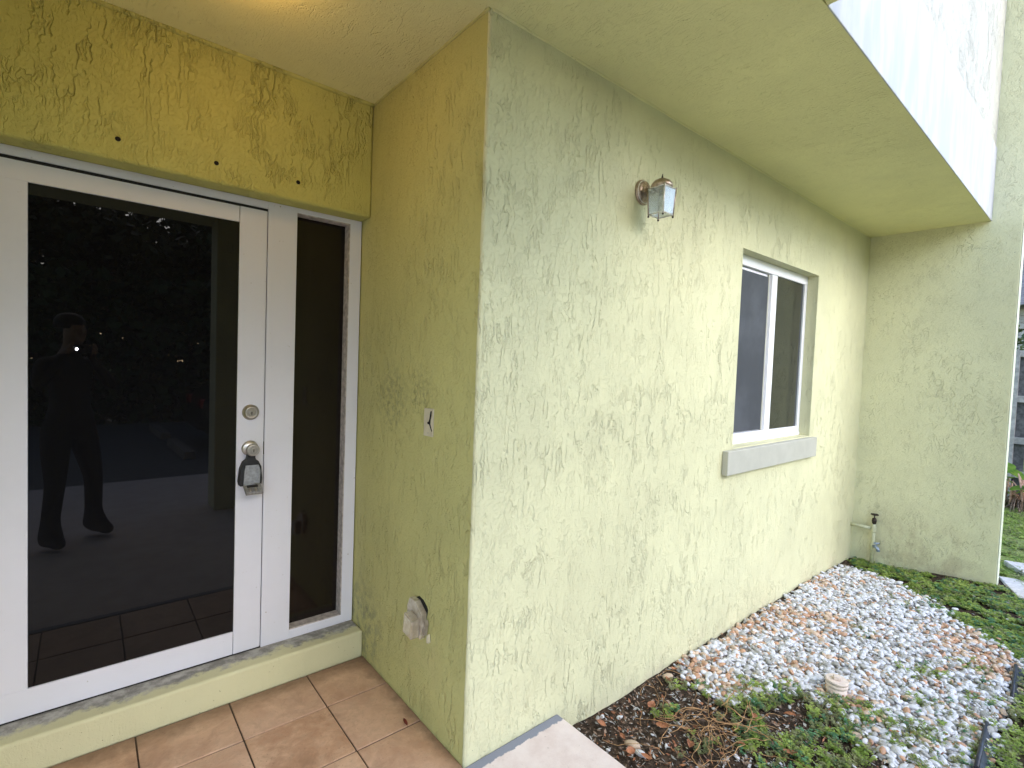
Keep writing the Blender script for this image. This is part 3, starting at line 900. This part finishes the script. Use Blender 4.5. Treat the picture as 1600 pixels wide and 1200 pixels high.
def scatter(poly, nn, thr=None, sc=6, seed=1):
    a = np.array(poly); x = rng.uniform(a[:, 0].min(), a[:, 0].max(), nn*6); y = rng.uniform(a[:, 1].min(), a[:, 1].max(), nn*6)
    o = inside(poly, x, y) & (y < -.02)
    if thr is not None: o &= vnoise(x, y, sc, seed)+.35*vnoise(x, y, sc*2.6, seed+1) > thr
    return list(zip(x[o][:nn], y[o][:nn]))
WM = [m_weed1, m_weed2, m_weed3]
STRIP = [(4.22, -.03), (3.98, -.36), (3.72, -.66), (3.47, -.88), (3.28, -1.1), (3.12, -1.26), (3.3, -1.7), (4.6, -1.7), (4.42, -1.02), (4.36, -.9), (4.39, -.16), (4.39, -.04)]
pts = scatter(STRIP, 2000, -.35, 6, 11)
sprig_field('ground_cover', pts, WM, rng.choice([0, 0, 0, 1, 2], len(pts)), rng.uniform(.022, .042, len(pts)), 30, .02)
NEAR = [(1.53, -.43), (1.83, -.48), (1.84, -.68), (1.90, -.84), (2.0, -1.05), (2.0, -1.26), (.56, -1.26), (.75, -.9), (.95, -.60), (.96, -.39), (1.21, -.31), (1.30, -.18)]
pts = scatter(NEAR, 680, -.07, 7, 21)
for (cx_, cy_, s, k) in [(2.53, -.92, .06, 22), (2.83, -1.08, .05, 14), (2.13, -1.0, .07, 16), (2.10, -1.2, .12, 50), (3.47, -.66, .06, 10), (1.36, -.24, .035, 12), (1.60, -.42, .06, 26), (1.22, -.13, .03, 5), (1.02, -.2, .03, 5), (.95, -.42, .05, 6), (2.45, -1.15, .1, 18), (1.1, -.22, .03, 4), (2.75, -.55, .05, 8)]:
    pts += [(cx_+rng.normal(0, s), min(-.02, cy_+rng.normal(0, s))) for _ in range(k)]
sprig_field('weeds', pts, WM, rng.choice([0, 0, 0, 1, 1, 1, 2], len(pts)), rng.uniform(.018, .036, len(pts)), 30, .03)
OUT = [(.6, -1.29), (3.3, -1.29), (3.6, -1.75), (3.6, -2.6), (.6, -2.6)]
pts = scatter(OUT, 1700, -.5, 5, 31)
sprig_field('grass', pts, WM, rng.choice([0, 0, 1], len(pts)), rng.uniform(.025, .05, len(pts)), 26, .05)
LAWN = [(4.56, .4), (4.56, -1.3), (5.2, -2.4), (9.0, -2.4), (9.0, .4)]
pts = scatter(LAWN, 3200, -.55, 2.5, 41)
sprig_field('lawn', pts, WM, rng.choice([0, 0, 0, 1], len(pts)), rng.uniform(.03, .06, len(pts)), 16, .04)

# litter flakes on bare soil
nl = 6500
lx = rng.uniform(.55, 1.95, nl); ly = rng.uniform(-1.25, -.01, nl)
lx[-500:] = rng.uniform(1.4, 4.1, 500)
Vs, Fs, Ms = [], [], []
for i in range(nl):
    z = float(gz(lx[i], ly[i]))+rng.uniform(.001, .008)+(.026 if i >= nl-500 else 0)
    a = rng.uniform(0, 6.28); le = rng.uniform(.003, .016); w = le*rng.uniform(.12, .5)
    d = np.array([math.cos(a), math.sin(a), rng.normal(0, .25)]); s_ = np.array([-d[1], d[0], rng.normal(0, .4)])
    c = np.array([lx[i], ly[i], z])
    Vs += [c-d*le-s_*w*.3, c-s_*w, c+d*le, c+s_*w]; Fs.append([4*i, 4*i+1, 4*i+2, 4*i+3]); Ms.append(rng.choice([0, 0, 0, 1, 2, 2]))
obj('leaf_litter', np_mesh('leaf_litter', np.array(Vs), np.array(Fs), [m_drydk, m_dry, m_pebg], Ms), kind='stuff')

# dry vine stems tangled over the weeds
b = MB()
for k in range(46):
    x, y = 1.06+rng.normal(0, .13), -.43+rng.normal(0, .09)
    a = rng.uniform(0, 6.28); pts = []
    z = rng.uniform(.012, .05)
    for j in range(9):
        pts.append((x, y, float(gz(x, y))+max(.004, z+.012*math.sin(j*.9+k))))
        a += rng.normal(0, .38); x += .034*math.cos(a); y = min(-.03, y+.034*math.sin(a))
    rr = rng.uniform(.0011, .0024)
    b.tube(pts, [rr*(1-.06*j) for j in range(9)], 5)
for k in range(10):
    x, y = 1.2+rng.uniform(-.25, .25), -.1+rng.uniform(-.06, .05); a = rng.uniform(0, 6.28); pts = []
    for j in range(7):
        pts.append((x, min(y, -.02), float(gz(x, y))+.012+.008*math.sin(j+k))); a += rng.normal(0, .3); x += .022*math.cos(a); y += .022*math.sin(a)
    b.tube(pts, .0016, 5)
b.build('dry_vines', m_twig, label='tangle of dry tan vine stems on the dark soil beside the porch slab', cat='dry vines')

# fallen leaves
def leaf_mesh(seed, ln=.05, wd=.018):
    r = np.random.default_rng(seed); b = MB()
    cur, tw = r.uniform(-.6, .9), r.uniform(-.8, .8)
    rows = []
    for j in range(7):
        t = j/6; w = wd*math.sin(math.pi*min(1, .06+t*.94))**.8*(1 if j < 6 else .05)
        z = .006+ln*cur*.35*(t-.5)**2*2
        row = []
        for s in (-1, -.5, 0, .5, 1):
            row.append((ln*(t-.5), w*s, z+.35*w*abs(s)+tw*.25*w*s*(t-.3)+r.normal(0, .0008)))
        rows.append(row)
    for j in range(6):
        for s in range(4):
            b.face([rows[j][s], rows[j+1][s], rows[j+1][s+1], rows[j][s+1]], smooth=True)
    b.tube([rows[0][2], (-ln*.5-.008, .001, .008), (-ln*.5-.02, .004, .012)], .0008, 4)
    return b
LV = [(1.01, -.15, .055), (1.24, -.09, .04), (.91, -.28, .06), (.92, -.41, .06), (1.49, -.60, .055), (1.24, -.70, .07), (.68, -.27, .045), (.70, -.34, .05), (1.21, -.29, .045), (.71, -.085, .045), (.72, -.20, .035), (1.05, -.27, .04), (1.42, -.06, .045), (1.52, -.05, .05), (1.36, -.05, .04), (1.62, -.16, .05), (1.75, -.95, .05), (1.1, -.55, .05), (1.33, -.5, .045)]
LL = {0: 'brown dry leaf on bare soil close to the front wall', 2: 'dry leaf lying left of the tangled vine stems', 3: 'reddish dry leaf caught in the tangle of vine stems', 4: 'dry leaf lying in the weeds below the clean-out pipe',
      5: 'large dry leaf among the weeds at the bottom of the bed', 6: 'dry leaf beside the pale yellow stone and concrete slab', 7: 'broad pinkish dry leaf at the edge of the concrete slab', 9: 'curled dry leaf at the wall corner by the concrete slab', 16: 'dry leaf farthest into the weeds near the bed edge'}
for i, (x, y, ln) in enumerate(LV):
    o = leaf_mesh(50+i, ln, ln*rng.uniform(.22, .36)).build('fallen_leaf', m_dry, group='dry brown leaves fallen on the plant bed',
        label=LL.get(i, 'dry reddish-brown leaf fallen among the pebbles and litter below the front wall'), cat='leaf')
    o.location = (x, y, float(gz(x, y))+rng.uniform(.012, .028)); o.rotation_euler = (rng.normal(0, .3), rng.normal(0, .3), rng.uniform(0, 6.28))
o = leaf_mesh(99, .05, .007).build('red_leaf', leaf_mat('dark_red_leaf', (.12, .02, .015), (.22, .04, .03)), label='small dark red dry leaf lying on the porch tiles by the wall', cat='leaf')
o.location = (-.066, .343, .003); o.rotation_euler = (0, 0, R(80))
# three larger stones among the pebbles
for (x, y, r_, m, lab) in [(2.46, -.36, .042, m_pebt, 'big flat tan stone lying on the white pebbles in mid bed'), (.73, -.245, .034, m_pebt, 'pale yellow rounded stone on the soil beside the concrete slab'),
                           (.71, -.30, .026, m_pebw, 'white rounded stone on the soil next to the concrete slab'), (1.30, -.055, .030, m_pebt, 'cream stone against the foot of the front wall')]:
    o = obj('stone', np_mesh('stone', protos[3], IF, [m], smooth=True), label=lab, cat='stone')
    o.location = (x, y, float(gz(x, y))+r_*.35); o.scale = (r_,)*3; o.rotation_euler = (.1, .1, rng.uniform(0, 3))

# clean-out pipe with screw cap
cp = empty('cleanout_pipe', (1.905, -.668, -.14), label='short pale pink drain clean-out pipe with a square-topped cap in the gravel', cat='drain pipe')
b = MB(); b.lathe([(.047, 0), (.047, .072)], 28); b.build('pipe', m_pvc, cp)
b = MB(); b.lathe([(.050, .0725), (.0515, .075), (.0515, .088), (.0505, .0885), (.0505, .092), (.052, .0925), (.052, .104), (.050, .106)], 28); b.build('cap', m_pvc, cp)
b = MB(); b.box((-.017, -.017, .1062), (.017, .017, .124), M=Matrix.Rotation(R(25), 4, 'Z')); b.build('square_nut', m_pvc, cp, bevel=.003)

# black lawn edging, two pieces
for (x0, x1, y0, y1, tl, lab) in [(1.76, 2.22, -1.285, -1.262, 8, 'length of black plastic lawn edging sticking out at the front corner of the gravel'), (2.58, 3.0, -1.315, -1.29, -6, 'black lawn edging piece farther back along the gravel, half under weeds')]:
    e = empty('lawn_edging', ((x0+x1)/2, (y0+y1)/2, -.121), label=lab, cat='lawn edging', group='black lawn edging')
    h = (x1-x0)/2; an = math.atan2(y0-y1, x1-x0)*-1
    b = MB(); b.box((-h, -.004, -.03), (h, .004, .062)); o = b.build('edging_strip', m_edging, e, bevel=.001); 
    b = MB(); b.tube([(-h, 0, .065), (0, 0, .065), (h, 0, .065)], .009, 8); b.build('top_bead', m_edging, e)
    e.rotation_euler = (R(-52), R(tl*.3), an)

# pavers past the side wall
for (x, y, w, d, rz, lab) in [(4.50, -1.20, .46, .30, 20, 'pale square concrete paver lying at the foot of the side wall'), (5.02, -1.22, .40, .34, 34, 'tilted concrete paver just behind the first at the end of the side wall')]:
    b = MB(); b.box((-w/2, -d/2, -.045), (w/2, d/2, 0)); o = b.build('paver', m_concrete, bevel=.006, label=lab, cat='paver', group='pavers by the side wall')
    o.location = (x, y, -.045 if w > .45 else -.03); o.rotation_euler = (R(0 if w > .45 else 3), R(0 if w > .45 else -3), R(rz))

# ------------------------------------------------------------------ beyond the side wall
fence = empty('fence', (9.0, 0, -.14), label='weathered grey wooden fence with dark boards behind the lawn', cat='fence')
ybrd = np.arange(-5.0, 3.5, .155)
fm = {}
b = MB(); b.box((0, -.074, .06), (.02, .074, 2.05)); bm_ = b.mesh('board', m_fencedk)
for y in ybrd:
    o = obj('board', bm_, fence); o.location = (.03, y, random.uniform(-.02, .01)); o.rotation_euler = (0, 0, R(random.uniform(-1.5, 1.5)))
b = MB(); b.box((-.05, -.055, 0), (.028, .055, 2.14)); pm = b.mesh('post', m_fence)
for y in (-4.97, -2.77, -.57, 1.63): obj('post', pm, fence).location = (0, y, 0)
for z in (.35, .83, 1.42, 2.06):
    b = MB(); b.box((-.03, -5.05, z), (.0285, 3.5, z+.09)); b.build('rail', m_fence, fence)

# clump of broad green leaves over bare stalks in front of the fence
pb = empty('garden_plant', (8.35, -.85, -.14), label='low plant with broad bright green leaves over bare pinkish stalks by the fence', cat='plant')
b = MB(); b2 = MB()
for k in range(34):
    a = rng.uniform(0, 6.28); r0_ = rng.uniform(.02, .26); h = rng.uniform(.15, .5)
    x0, y0 = r0_*math.cos(a), r0_*math.sin(a)
    x1, y1 = x0+rng.normal(0, .13), y0+rng.normal(0, .13)
    b.tube([(x0, y0, 0), ((x0+x1)/2+.02, (y0+y1)/2, h*.6), (x1, y1, h)], [.014, .011, .008], 6)
    if k % 2 == 0:
        yaw = rng.uniform(0, 6.28); L_ = rng.uniform(.22, .36); w = L_*.34
        dirv = Vector((math.cos(yaw), math.sin(yaw), rng.uniform(.2, .9))).normalized(); sdv = dirv.cross(Vector((0, 0, 1))).normalized(); nv_ = sdv.cross(dirv)
        rows = []
        for j in range(6):
            tt = j/5; ww = w*math.sin(math.pi*min(.97, .1+.9*tt))
            c = Vector((x1, y1, h))+dirv*L_*tt-nv_*.12*L_*tt*tt
            rows.append([c-sdv*ww+nv_*.2*ww, c, c+sdv*ww+nv_*.2*ww])
        for j in range(5):
            for s in range(2): b2.face([rows[j][s], rows[j+1][s], rows[j+1][s+1], rows[j][s+1]], smooth=True)
for k in range(120):   # dead fronds matted round the base
    a = rng.uniform(0, 6.28); r1 = rng.uniform(.1, .5)
    b.tube([(.1*math.cos(a), .1*math.sin(a), rng.uniform(.02, .2)), (r1*.6*math.cos(a+.3), r1*.6*math.sin(a+.3), rng.uniform(.02, .2)), (r1*math.cos(a+.5), r1*math.sin(a+.5), .02)], .006, 4, mi=1)
b.build('stalks', [m_stalk, m_drydk], pb); b2.build('leaves', m_biggreen, pb)

def tree(name, loc, height, crown_r, trunk_r, mat, nleaf, label, group=None, leaf=.16, seed=0, crown_h=None, base=.35):
    r = np.random.default_rng(seed)
    t = empty(name, loc, label=label, cat='tree' if 'tree' in name else 'shrub', group=group)
    b = MB(); tips = []
    top = Vector((r.normal(0, .15), r.normal(0, .15), height*.72))
    b.tube([(0, 0, -.2), (top.x*.3, top.y*.3, height*.25), (top.x*.7, top.y*.7, height*.5), top], [trunk_r, trunk_r*.8, trunk_r*.6, trunk_r*.25], 9)
    for k in range(9):
        z = height*r.uniform(base*.8, .7); a = k*2.4+r.uniform(-.4, .4)
        p0 = Vector((top.x*z/height, top.y*z/height, z)); le = crown_r*r.uniform(.6, .95)
        p1 = p0+Vector((math.cos(a)*le*.5, math.sin(a)*le*.5, le*.35)); p2 = p0+Vector((math.cos(a)*le, math.sin(a)*le, le*.5+r.uniform(-.1, .3)))
        b.tube([p0, p1, p2], [trunk_r*.4, trunk_r*.25, trunk_r*.1], 6); tips += [p1, p2]
    tips.append(top)
    b.build('trunk', m_bark, t)
    cl_ = []
    for p in tips:
        for q in range(4): cl_.append(np.array(p)+r.normal(0, crown_r*.22, 3))
    cl_ = np.array(cl_); ch = r.integers(0, len(cl_), nleaf)
    d = r.normal(0, 1, (nleaf, 3)); d /= np.linalg.norm(d, axis=1)[:, None]
    c = cl_[ch]+d*(crown_r*.30*r.random(nleaf)**.5)[:, None]
    v = r.normal(0, 1, (nleaf, 3)); v /= np.linalg.norm(v, axis=1)[:, None]
    w = np.cross(v, r.normal(0, 1, (nleaf, 3))); w /= np.linalg.norm(w, axis=1)[:, None]
    s = (leaf*r.uniform(.6, 1.3, nleaf))[:, None]
    V = np.stack([c, c+v*s*.5+w*s*.28, c+v*s, c+v*s*.5-w*s*.28], 1).reshape(-1, 3)
    obj('crown', np_mesh('crown', V, np.arange(nleaf*4).reshape(-1, 4), [mat]), t)
    return t
tree('shrub', (10.6, -.75, -.14), 3.0, 1.1, .06, m_tree, 3500, 'dark green leafy shrub showing just over the grey fence', leaf=.11, seed=3)
nb = empty('neighbour_house', (15, -1, -.14), label='neighbouring house with grey lap siding far behind the fence', cat='house')
b = MB(); b.box((.05, -6, 0), (6, 6, 3.4)); b.build('wall', m_fence, nb)
for k in range(22):
    b = MB(); b.box((-.0, -6, .02+k*.152), (.049, 6, .168+k*.152), M=Matrix.Rotation(R(0), 4, 'Y')); b.build('siding_board', m_fence, nb, bevel=.01)
b = MB(); b.prism([(-.5, 3.40), (6.5, 3.40), (3.2, 5.2)], -6.4, 6.4, M=Matrix(((1, 0, 0, 0), (0, 0, 1, 0), (0, 1, 0, 0), (0, 0, 0, 1)))); b.build('roof', m_fencedk, nb)

# ------------------------------------------------------------------ behind the photographer (seen mirrored in the glass)
TL = [((-4.5, -13, -.14), 6.6, 2.6, m_tree, 'dark leafy tree across the driveway, leftmost behind the hedge', 11), ((-1.0, -14.5, -.14), 7.2, 2.8, m_treewarm, 'tall olive-brown tree across the driveway opposite the door', 12),
      ((2.6, -13.5, -.14), 6.4, 2.6, m_tree, 'green tree across the driveway behind the parked car', 13), ((-8.2, -15, -.14), 6.0, 2.6, m_tree, 'broad dark tree across the driveway beyond the end of the hedge', 14), ((1.0, -17.5, -.14), 7.8, 3.0, m_tree, 'tallest dark tree, farthest back across the driveway', 15)]
for loc, h, cr, m, lab, sd_ in TL: tree('tree', loc, h, cr, .16, m, 9000, lab, 'trees across the driveway', .26, sd_, base=.3)
hd = empty('hedge', (0, -11, -.12), label='dense dark green hedge along the far side of the driveway', cat='hedge')
b = MB()
for k in range(12): b.tube([(-7+k*1.3, 0, 0), (-7+k*1.3+.1, .1, 2.6)], .03, 6)
b.build('stems', m_bark, hd)
nlf = 28000
c = np.stack([rng.uniform(-8, 8, nlf), rng.uniform(-.5, .5, nlf), rng.uniform(.05, 3.3, nlf)], 1); c[:, 2] += .35*vnoise(c[:, 0], c[:, 1], 1.3, 6)
v = rng.normal(0, 1, (nlf, 3)); v /= np.linalg.norm(v, axis=1)[:, None]; w = np.cross(v, rng.normal(0, 1, (nlf, 3))); w /= np.linalg.norm(w, axis=1)[:, None]; s = rng.uniform(.18, .36, nlf)[:, None]
obj('foliage', np_mesh('foliage', np.stack([c, c+v*s*.5+w*s*.28, c+v*s, c+v*s*.5-w*s*.28], 1).reshape(-1, 3), np.arange(nlf*4).reshape(-1, 4), [m_tree]), hd)
for (x, y, lab) in [(.02, -8.6, 'brownish concrete wheel stop on the driveway nearer the hedge'), (.10, -6.3, 'brownish concrete wheel stop on the driveway beside the car')]:
    b = MB(); Mw = Matrix(((0, 0, 1, 0), (1, 0, 0, 0), (0, 1, 0, 0), (0, 0, 0, 1)))
    b.prism([(-.09, 0), (.09, 0), (.07, .12), (-.07, .12)], -.8, .8, M=Mw)
    o = b.build('wheel_stop', plain('stop_concrete', (.30, .25, .21), .9), bevel=.01, label=lab, cat='wheel stop', group='wheel stops on the driveway'); o.location = (x, y, -.117); o.rotation_euler = (0, 0, R(88))

# parked car, tail towards the door side
car = empty('parked_car', (2.55, -6.9, -.118), R(180), label='dark parked car with red tail lamps on the driveway behind the photographer', cat='car')
m_carp = plain('car_paint', (.012, .013, .016), .18, var=.1); m_carg = glass_dark('car_glass', (.01, .01, .012), .02)
t = NT('tail_red'); m_red = t.out((.35, .01, .01), .2, .5)
m_tyre = plain('tyre', (.015, .015, .015), .8); m_rim = plain('rim', (.35, .35, .36), .35, metal=.8)
prof = [(-2.1, .32), (-2.15, .60), (-2.0, .80), (-1.1, .92), (-.55, 1.36), (.55, 1.42), (1.35, 1.12), (1.95, 1.02), (2.15, .85), (2.18, .5), (2.1, .30)]
secs = [(-.86, .90), (-.80, 1.0), (.0, 1.02), (.80, 1.0), (.86, .90)]
b = MB(); ring_ = []
for (y, k) in secs:
    ring_.append([(x*(.97 if abs(y) > .84 else 1), y*(1-.16*max(0, z-.9)/.5), .32+(z-.32)*k) for x, z in prof])
for j in range(len(secs)-1):
    for i in range(len(prof)-1):
        b.face([ring_[j][i], ring_[j+1][i], ring_[j+1][i+1], ring_[j][i+1]][::-1], smooth=True)
b.face(ring_[0]); b.face(ring_[-1][::-1])
b.build('body', m_carp, car)
b = MB(); b.face([(-1.06, -.62, .97), (-.62, -.58, 1.32), (-.62, .58, 1.32), (-1.06, .62, .97)][::-1]); b.face([(.70, -.58, 1.40), (1.30, -.64, 1.15), (1.30, .64, 1.15), (.70, .58, 1.40)])
for s in (-1, 1): b.face([(-.9, s*.835, .95), (-.5, s*.765, 1.28), (.5, s*.765, 1.33), (1.1, s*.825, 1.0)])
for k in range(len(b.v)): b.v[k] = (b.v[k][0]*1.012, b.v[k][1]*1.012, b.v[k][2]+.012)
b.build('windows', m_carg, car)
for s in (-1, 1):
    b = MB(); b.box((2.02, s*.62-.17, .72), (2.20, s*.62+.17, .88)); b.build('tail_lamp', m_red, car, bevel=.03)
    for x in (-1.35, 1.35):
        Mw = Matrix.Translation((x, s*.78, .32)) @ Matrix.Rotation(R(90), 4, 'X')
        wh = empty('wheel'); wh.parent = car
        b = MB(); b.lathe([(.20, -.1), (.30, -.1), (.32, -.06), (.32, .06), (.30, .1), (.20, .1)], 24, Mw); b.build('tyre', m_tyre, wh)
        b = MB(); b.lathe([(.205, -.08), (.205, .08)], 20, Mw); b.build('rim', m_rim, wh)
b = MB(); b.box((2.05, -.8, .36), (2.24, .8, .52)); b.build('bumper', m_carp, car, bevel=.04)

# photographer, mirrored in the door glass, holding the phone
skin = plain('skin', (.42, .26, .18), .5); shirt = plain('dark_shirt', (.03, .03, .035), .8); jeans = plain('dark_trousers', (.012, .013, .018), .85); shoe = plain('shoe', (.015, .014, .014), .5)
ph_c = CAM - fw*.035
FWH = Vector((fw.x, fw.y, 0)).normalized(); LFT = Vector((-FWH.y, FWH.x, 0))
hip = Vector((-1.215, -1.64, .95))
def pt(f, l, z): return Vector((hip.x, hip.y, 0))+FWH*f+LFT*l+Vector((0, 0, z))
J = {}; E_ = []; RD = {}
def add(n, p, r, par=None):
    J[n] = len(J); RD[n] = (p, r)
    if par: E_.append((par, n))
add('pelvis', pt(0, 0, .95), .145)
add('belly', pt(.01, 0, 1.10), .135, 'pelvis'); add('chest', pt(.0, 0, 1.32), .155, 'belly'); add('neckb', pt(-.01, 0, 1.48), .075, 'chest')
add('neck', pt(.02, 0, 1.55), .055, 'neckb'); add('chin', pt(.045, 0, 1.61), .068, 'neck'); add('skull', pt(.03, 0, 1.70), .088, 'chin'); add('crown', pt(.02, 0, 1.775), .062, 'skull')
add('nose', pt(.125, 0, 1.665), .012, 'skull')
camf = (CAM-Vector((hip.x, hip.y, 0))).dot(FWH); caml = (CAM-Vector((hip.x, hip.y, 0))).dot(LFT)
for s, nm in ((1, 'l'), (-1, 'r')):
    add('sh'+nm, pt(-.01, s*.185, 1.43), .062, 'chest'); add('el'+nm, pt(.08, s*.30, 1.23), .043, 'sh'+nm)
    add('wr'+nm, pt(camf-.08, caml+s*.115, 1.475), .027, 'el'+nm); add('pa'+nm, pt(camf-.045, caml+s*.095, 1.525), .030, 'wr'+nm)
    for q in range(4):
        f1 = pt(camf-.022, caml+s*(.098), 1.520+q*.018); f2 = pt(camf-.016, caml+s*(.082-.004*q), 1.524+q*.018); 
        add('f%d'%q+nm, f1, .0085, 'pa'+nm); add('g%d'%q+nm, f2, .0075, 'f%d'%q+nm)
    add('th'+nm, pt(camf-.062, caml+s*.070, 1.535), .010, 'pa'+nm)
    add('hp'+nm, pt(0, s*.10, .90), .115, 'pelvis'); add('kn'+nm, pt(.06, s*.15, .49), .066, 'hp'+nm); add('an'+nm, pt(.03, s*.175, .11), .058, 'kn'+nm)
    add('he'+nm, pt(-.02, s*.18, .046), .050, 'an'+nm); add('to'+nm, pt(.19, s*.20, .036), .044, 'an'+nm)
me = bpy.data.meshes.new('body')
names = list(J)
me.from_pydata([tuple(RD[n][0]) for n in names], [(J[a], J[c]) for a, c in E_], [])
tmp = bpy.data.objects.new('body', me); COL.objects.link(tmp)
sk = tmp.modifiers.new('skin', 'SKIN'); sk.use_smooth_shade = True
for n in names:
    dv = me.skin_vertices[0].data[J[n]]; dv.radius = (RD[n][1], RD[n][1]*(.72 if n in ('chest', 'belly', 'pelvis') else 1)); dv.use_root = (n == 'pelvis')
ss = tmp.modifiers.new('sub', 'SUBSURF'); ss.levels = 2; ss.render_levels = 2
dg = bpy.context.evaluated_depsgraph_get()
bme = bpy.data.meshes.new_from_object(tmp.evaluated_get(dg))
COL.objects.unlink(tmp); bpy.data.objects.remove(tmp)
bme.materials.clear()
for m in (skin, shirt, jeans, shoe): bme.materials.append(m)
hv = Vector((hip.x, hip.y, 0))
for p in bme.polygons:
    c = p.center; f = (c-hv).dot(FWH); l = abs((c-hv).dot(LFT)); z = c.z
    if z < .085: p.material_index = 3
    elif z < .97: p.material_index = 2
    elif z > 1.50 or f > .13: p.material_index = 0
    else: p.material_index = 1
    p.use_smooth = True
person = empty('person', tuple(hv), label='person in dark shirt and trousers holding up a phone, mirrored in the door glass', cat='person')
bo = obj('body', bme, person); bo.matrix_parent_inverse = person.matrix_basis.inverted()
b = MB()
hc = pt(.015, 0, 1.725)
b.lathe([(.093, -.03), (.100, .0), (.096, .04), (.072, .075), (.03, .092)], 16, Matrix.Translation(hc-FWH*.012)); o = b.build('hair', plain('dark_hair', (.012, .009, .007), .6), person); o.matrix_parent_inverse = person.matrix_basis.inverted()

phone = empty('phone', tuple(ph_c), label='black phone with lit torch held up by the person', cat='phone')
Mph = Matrix((rt, up, -fw)).transposed().to_4x4()
phone.rotation_euler = Mph.to_euler()
b = MB(); b.box((-.085, -.055, -.004), (.075, .021, .004)); b.build('case', m_blackrub, phone, bevel=.0035)
t = NT('torch'); t.p.inputs['Emission Color'].default_value = (.95, .97, 1, 1); t.p.inputs['Emission Strength'].default_value = 120
b = MB(); b.lathe([(.010, -.0042), (.010, -.0055), (.008, -.0058)][::-1], 14, Matrix.Translation((-.045, -.012, 0))); b.build('torch_light', t.out((1, 1, 1)), phone)
b = MB(); b.lathe([(.009, -.0042), (.009, -.0065), (.007, -.0068)][::-1], 18, Matrix.Translation((.0, .0, 0))); b.build('lens', m_winglass, phone)
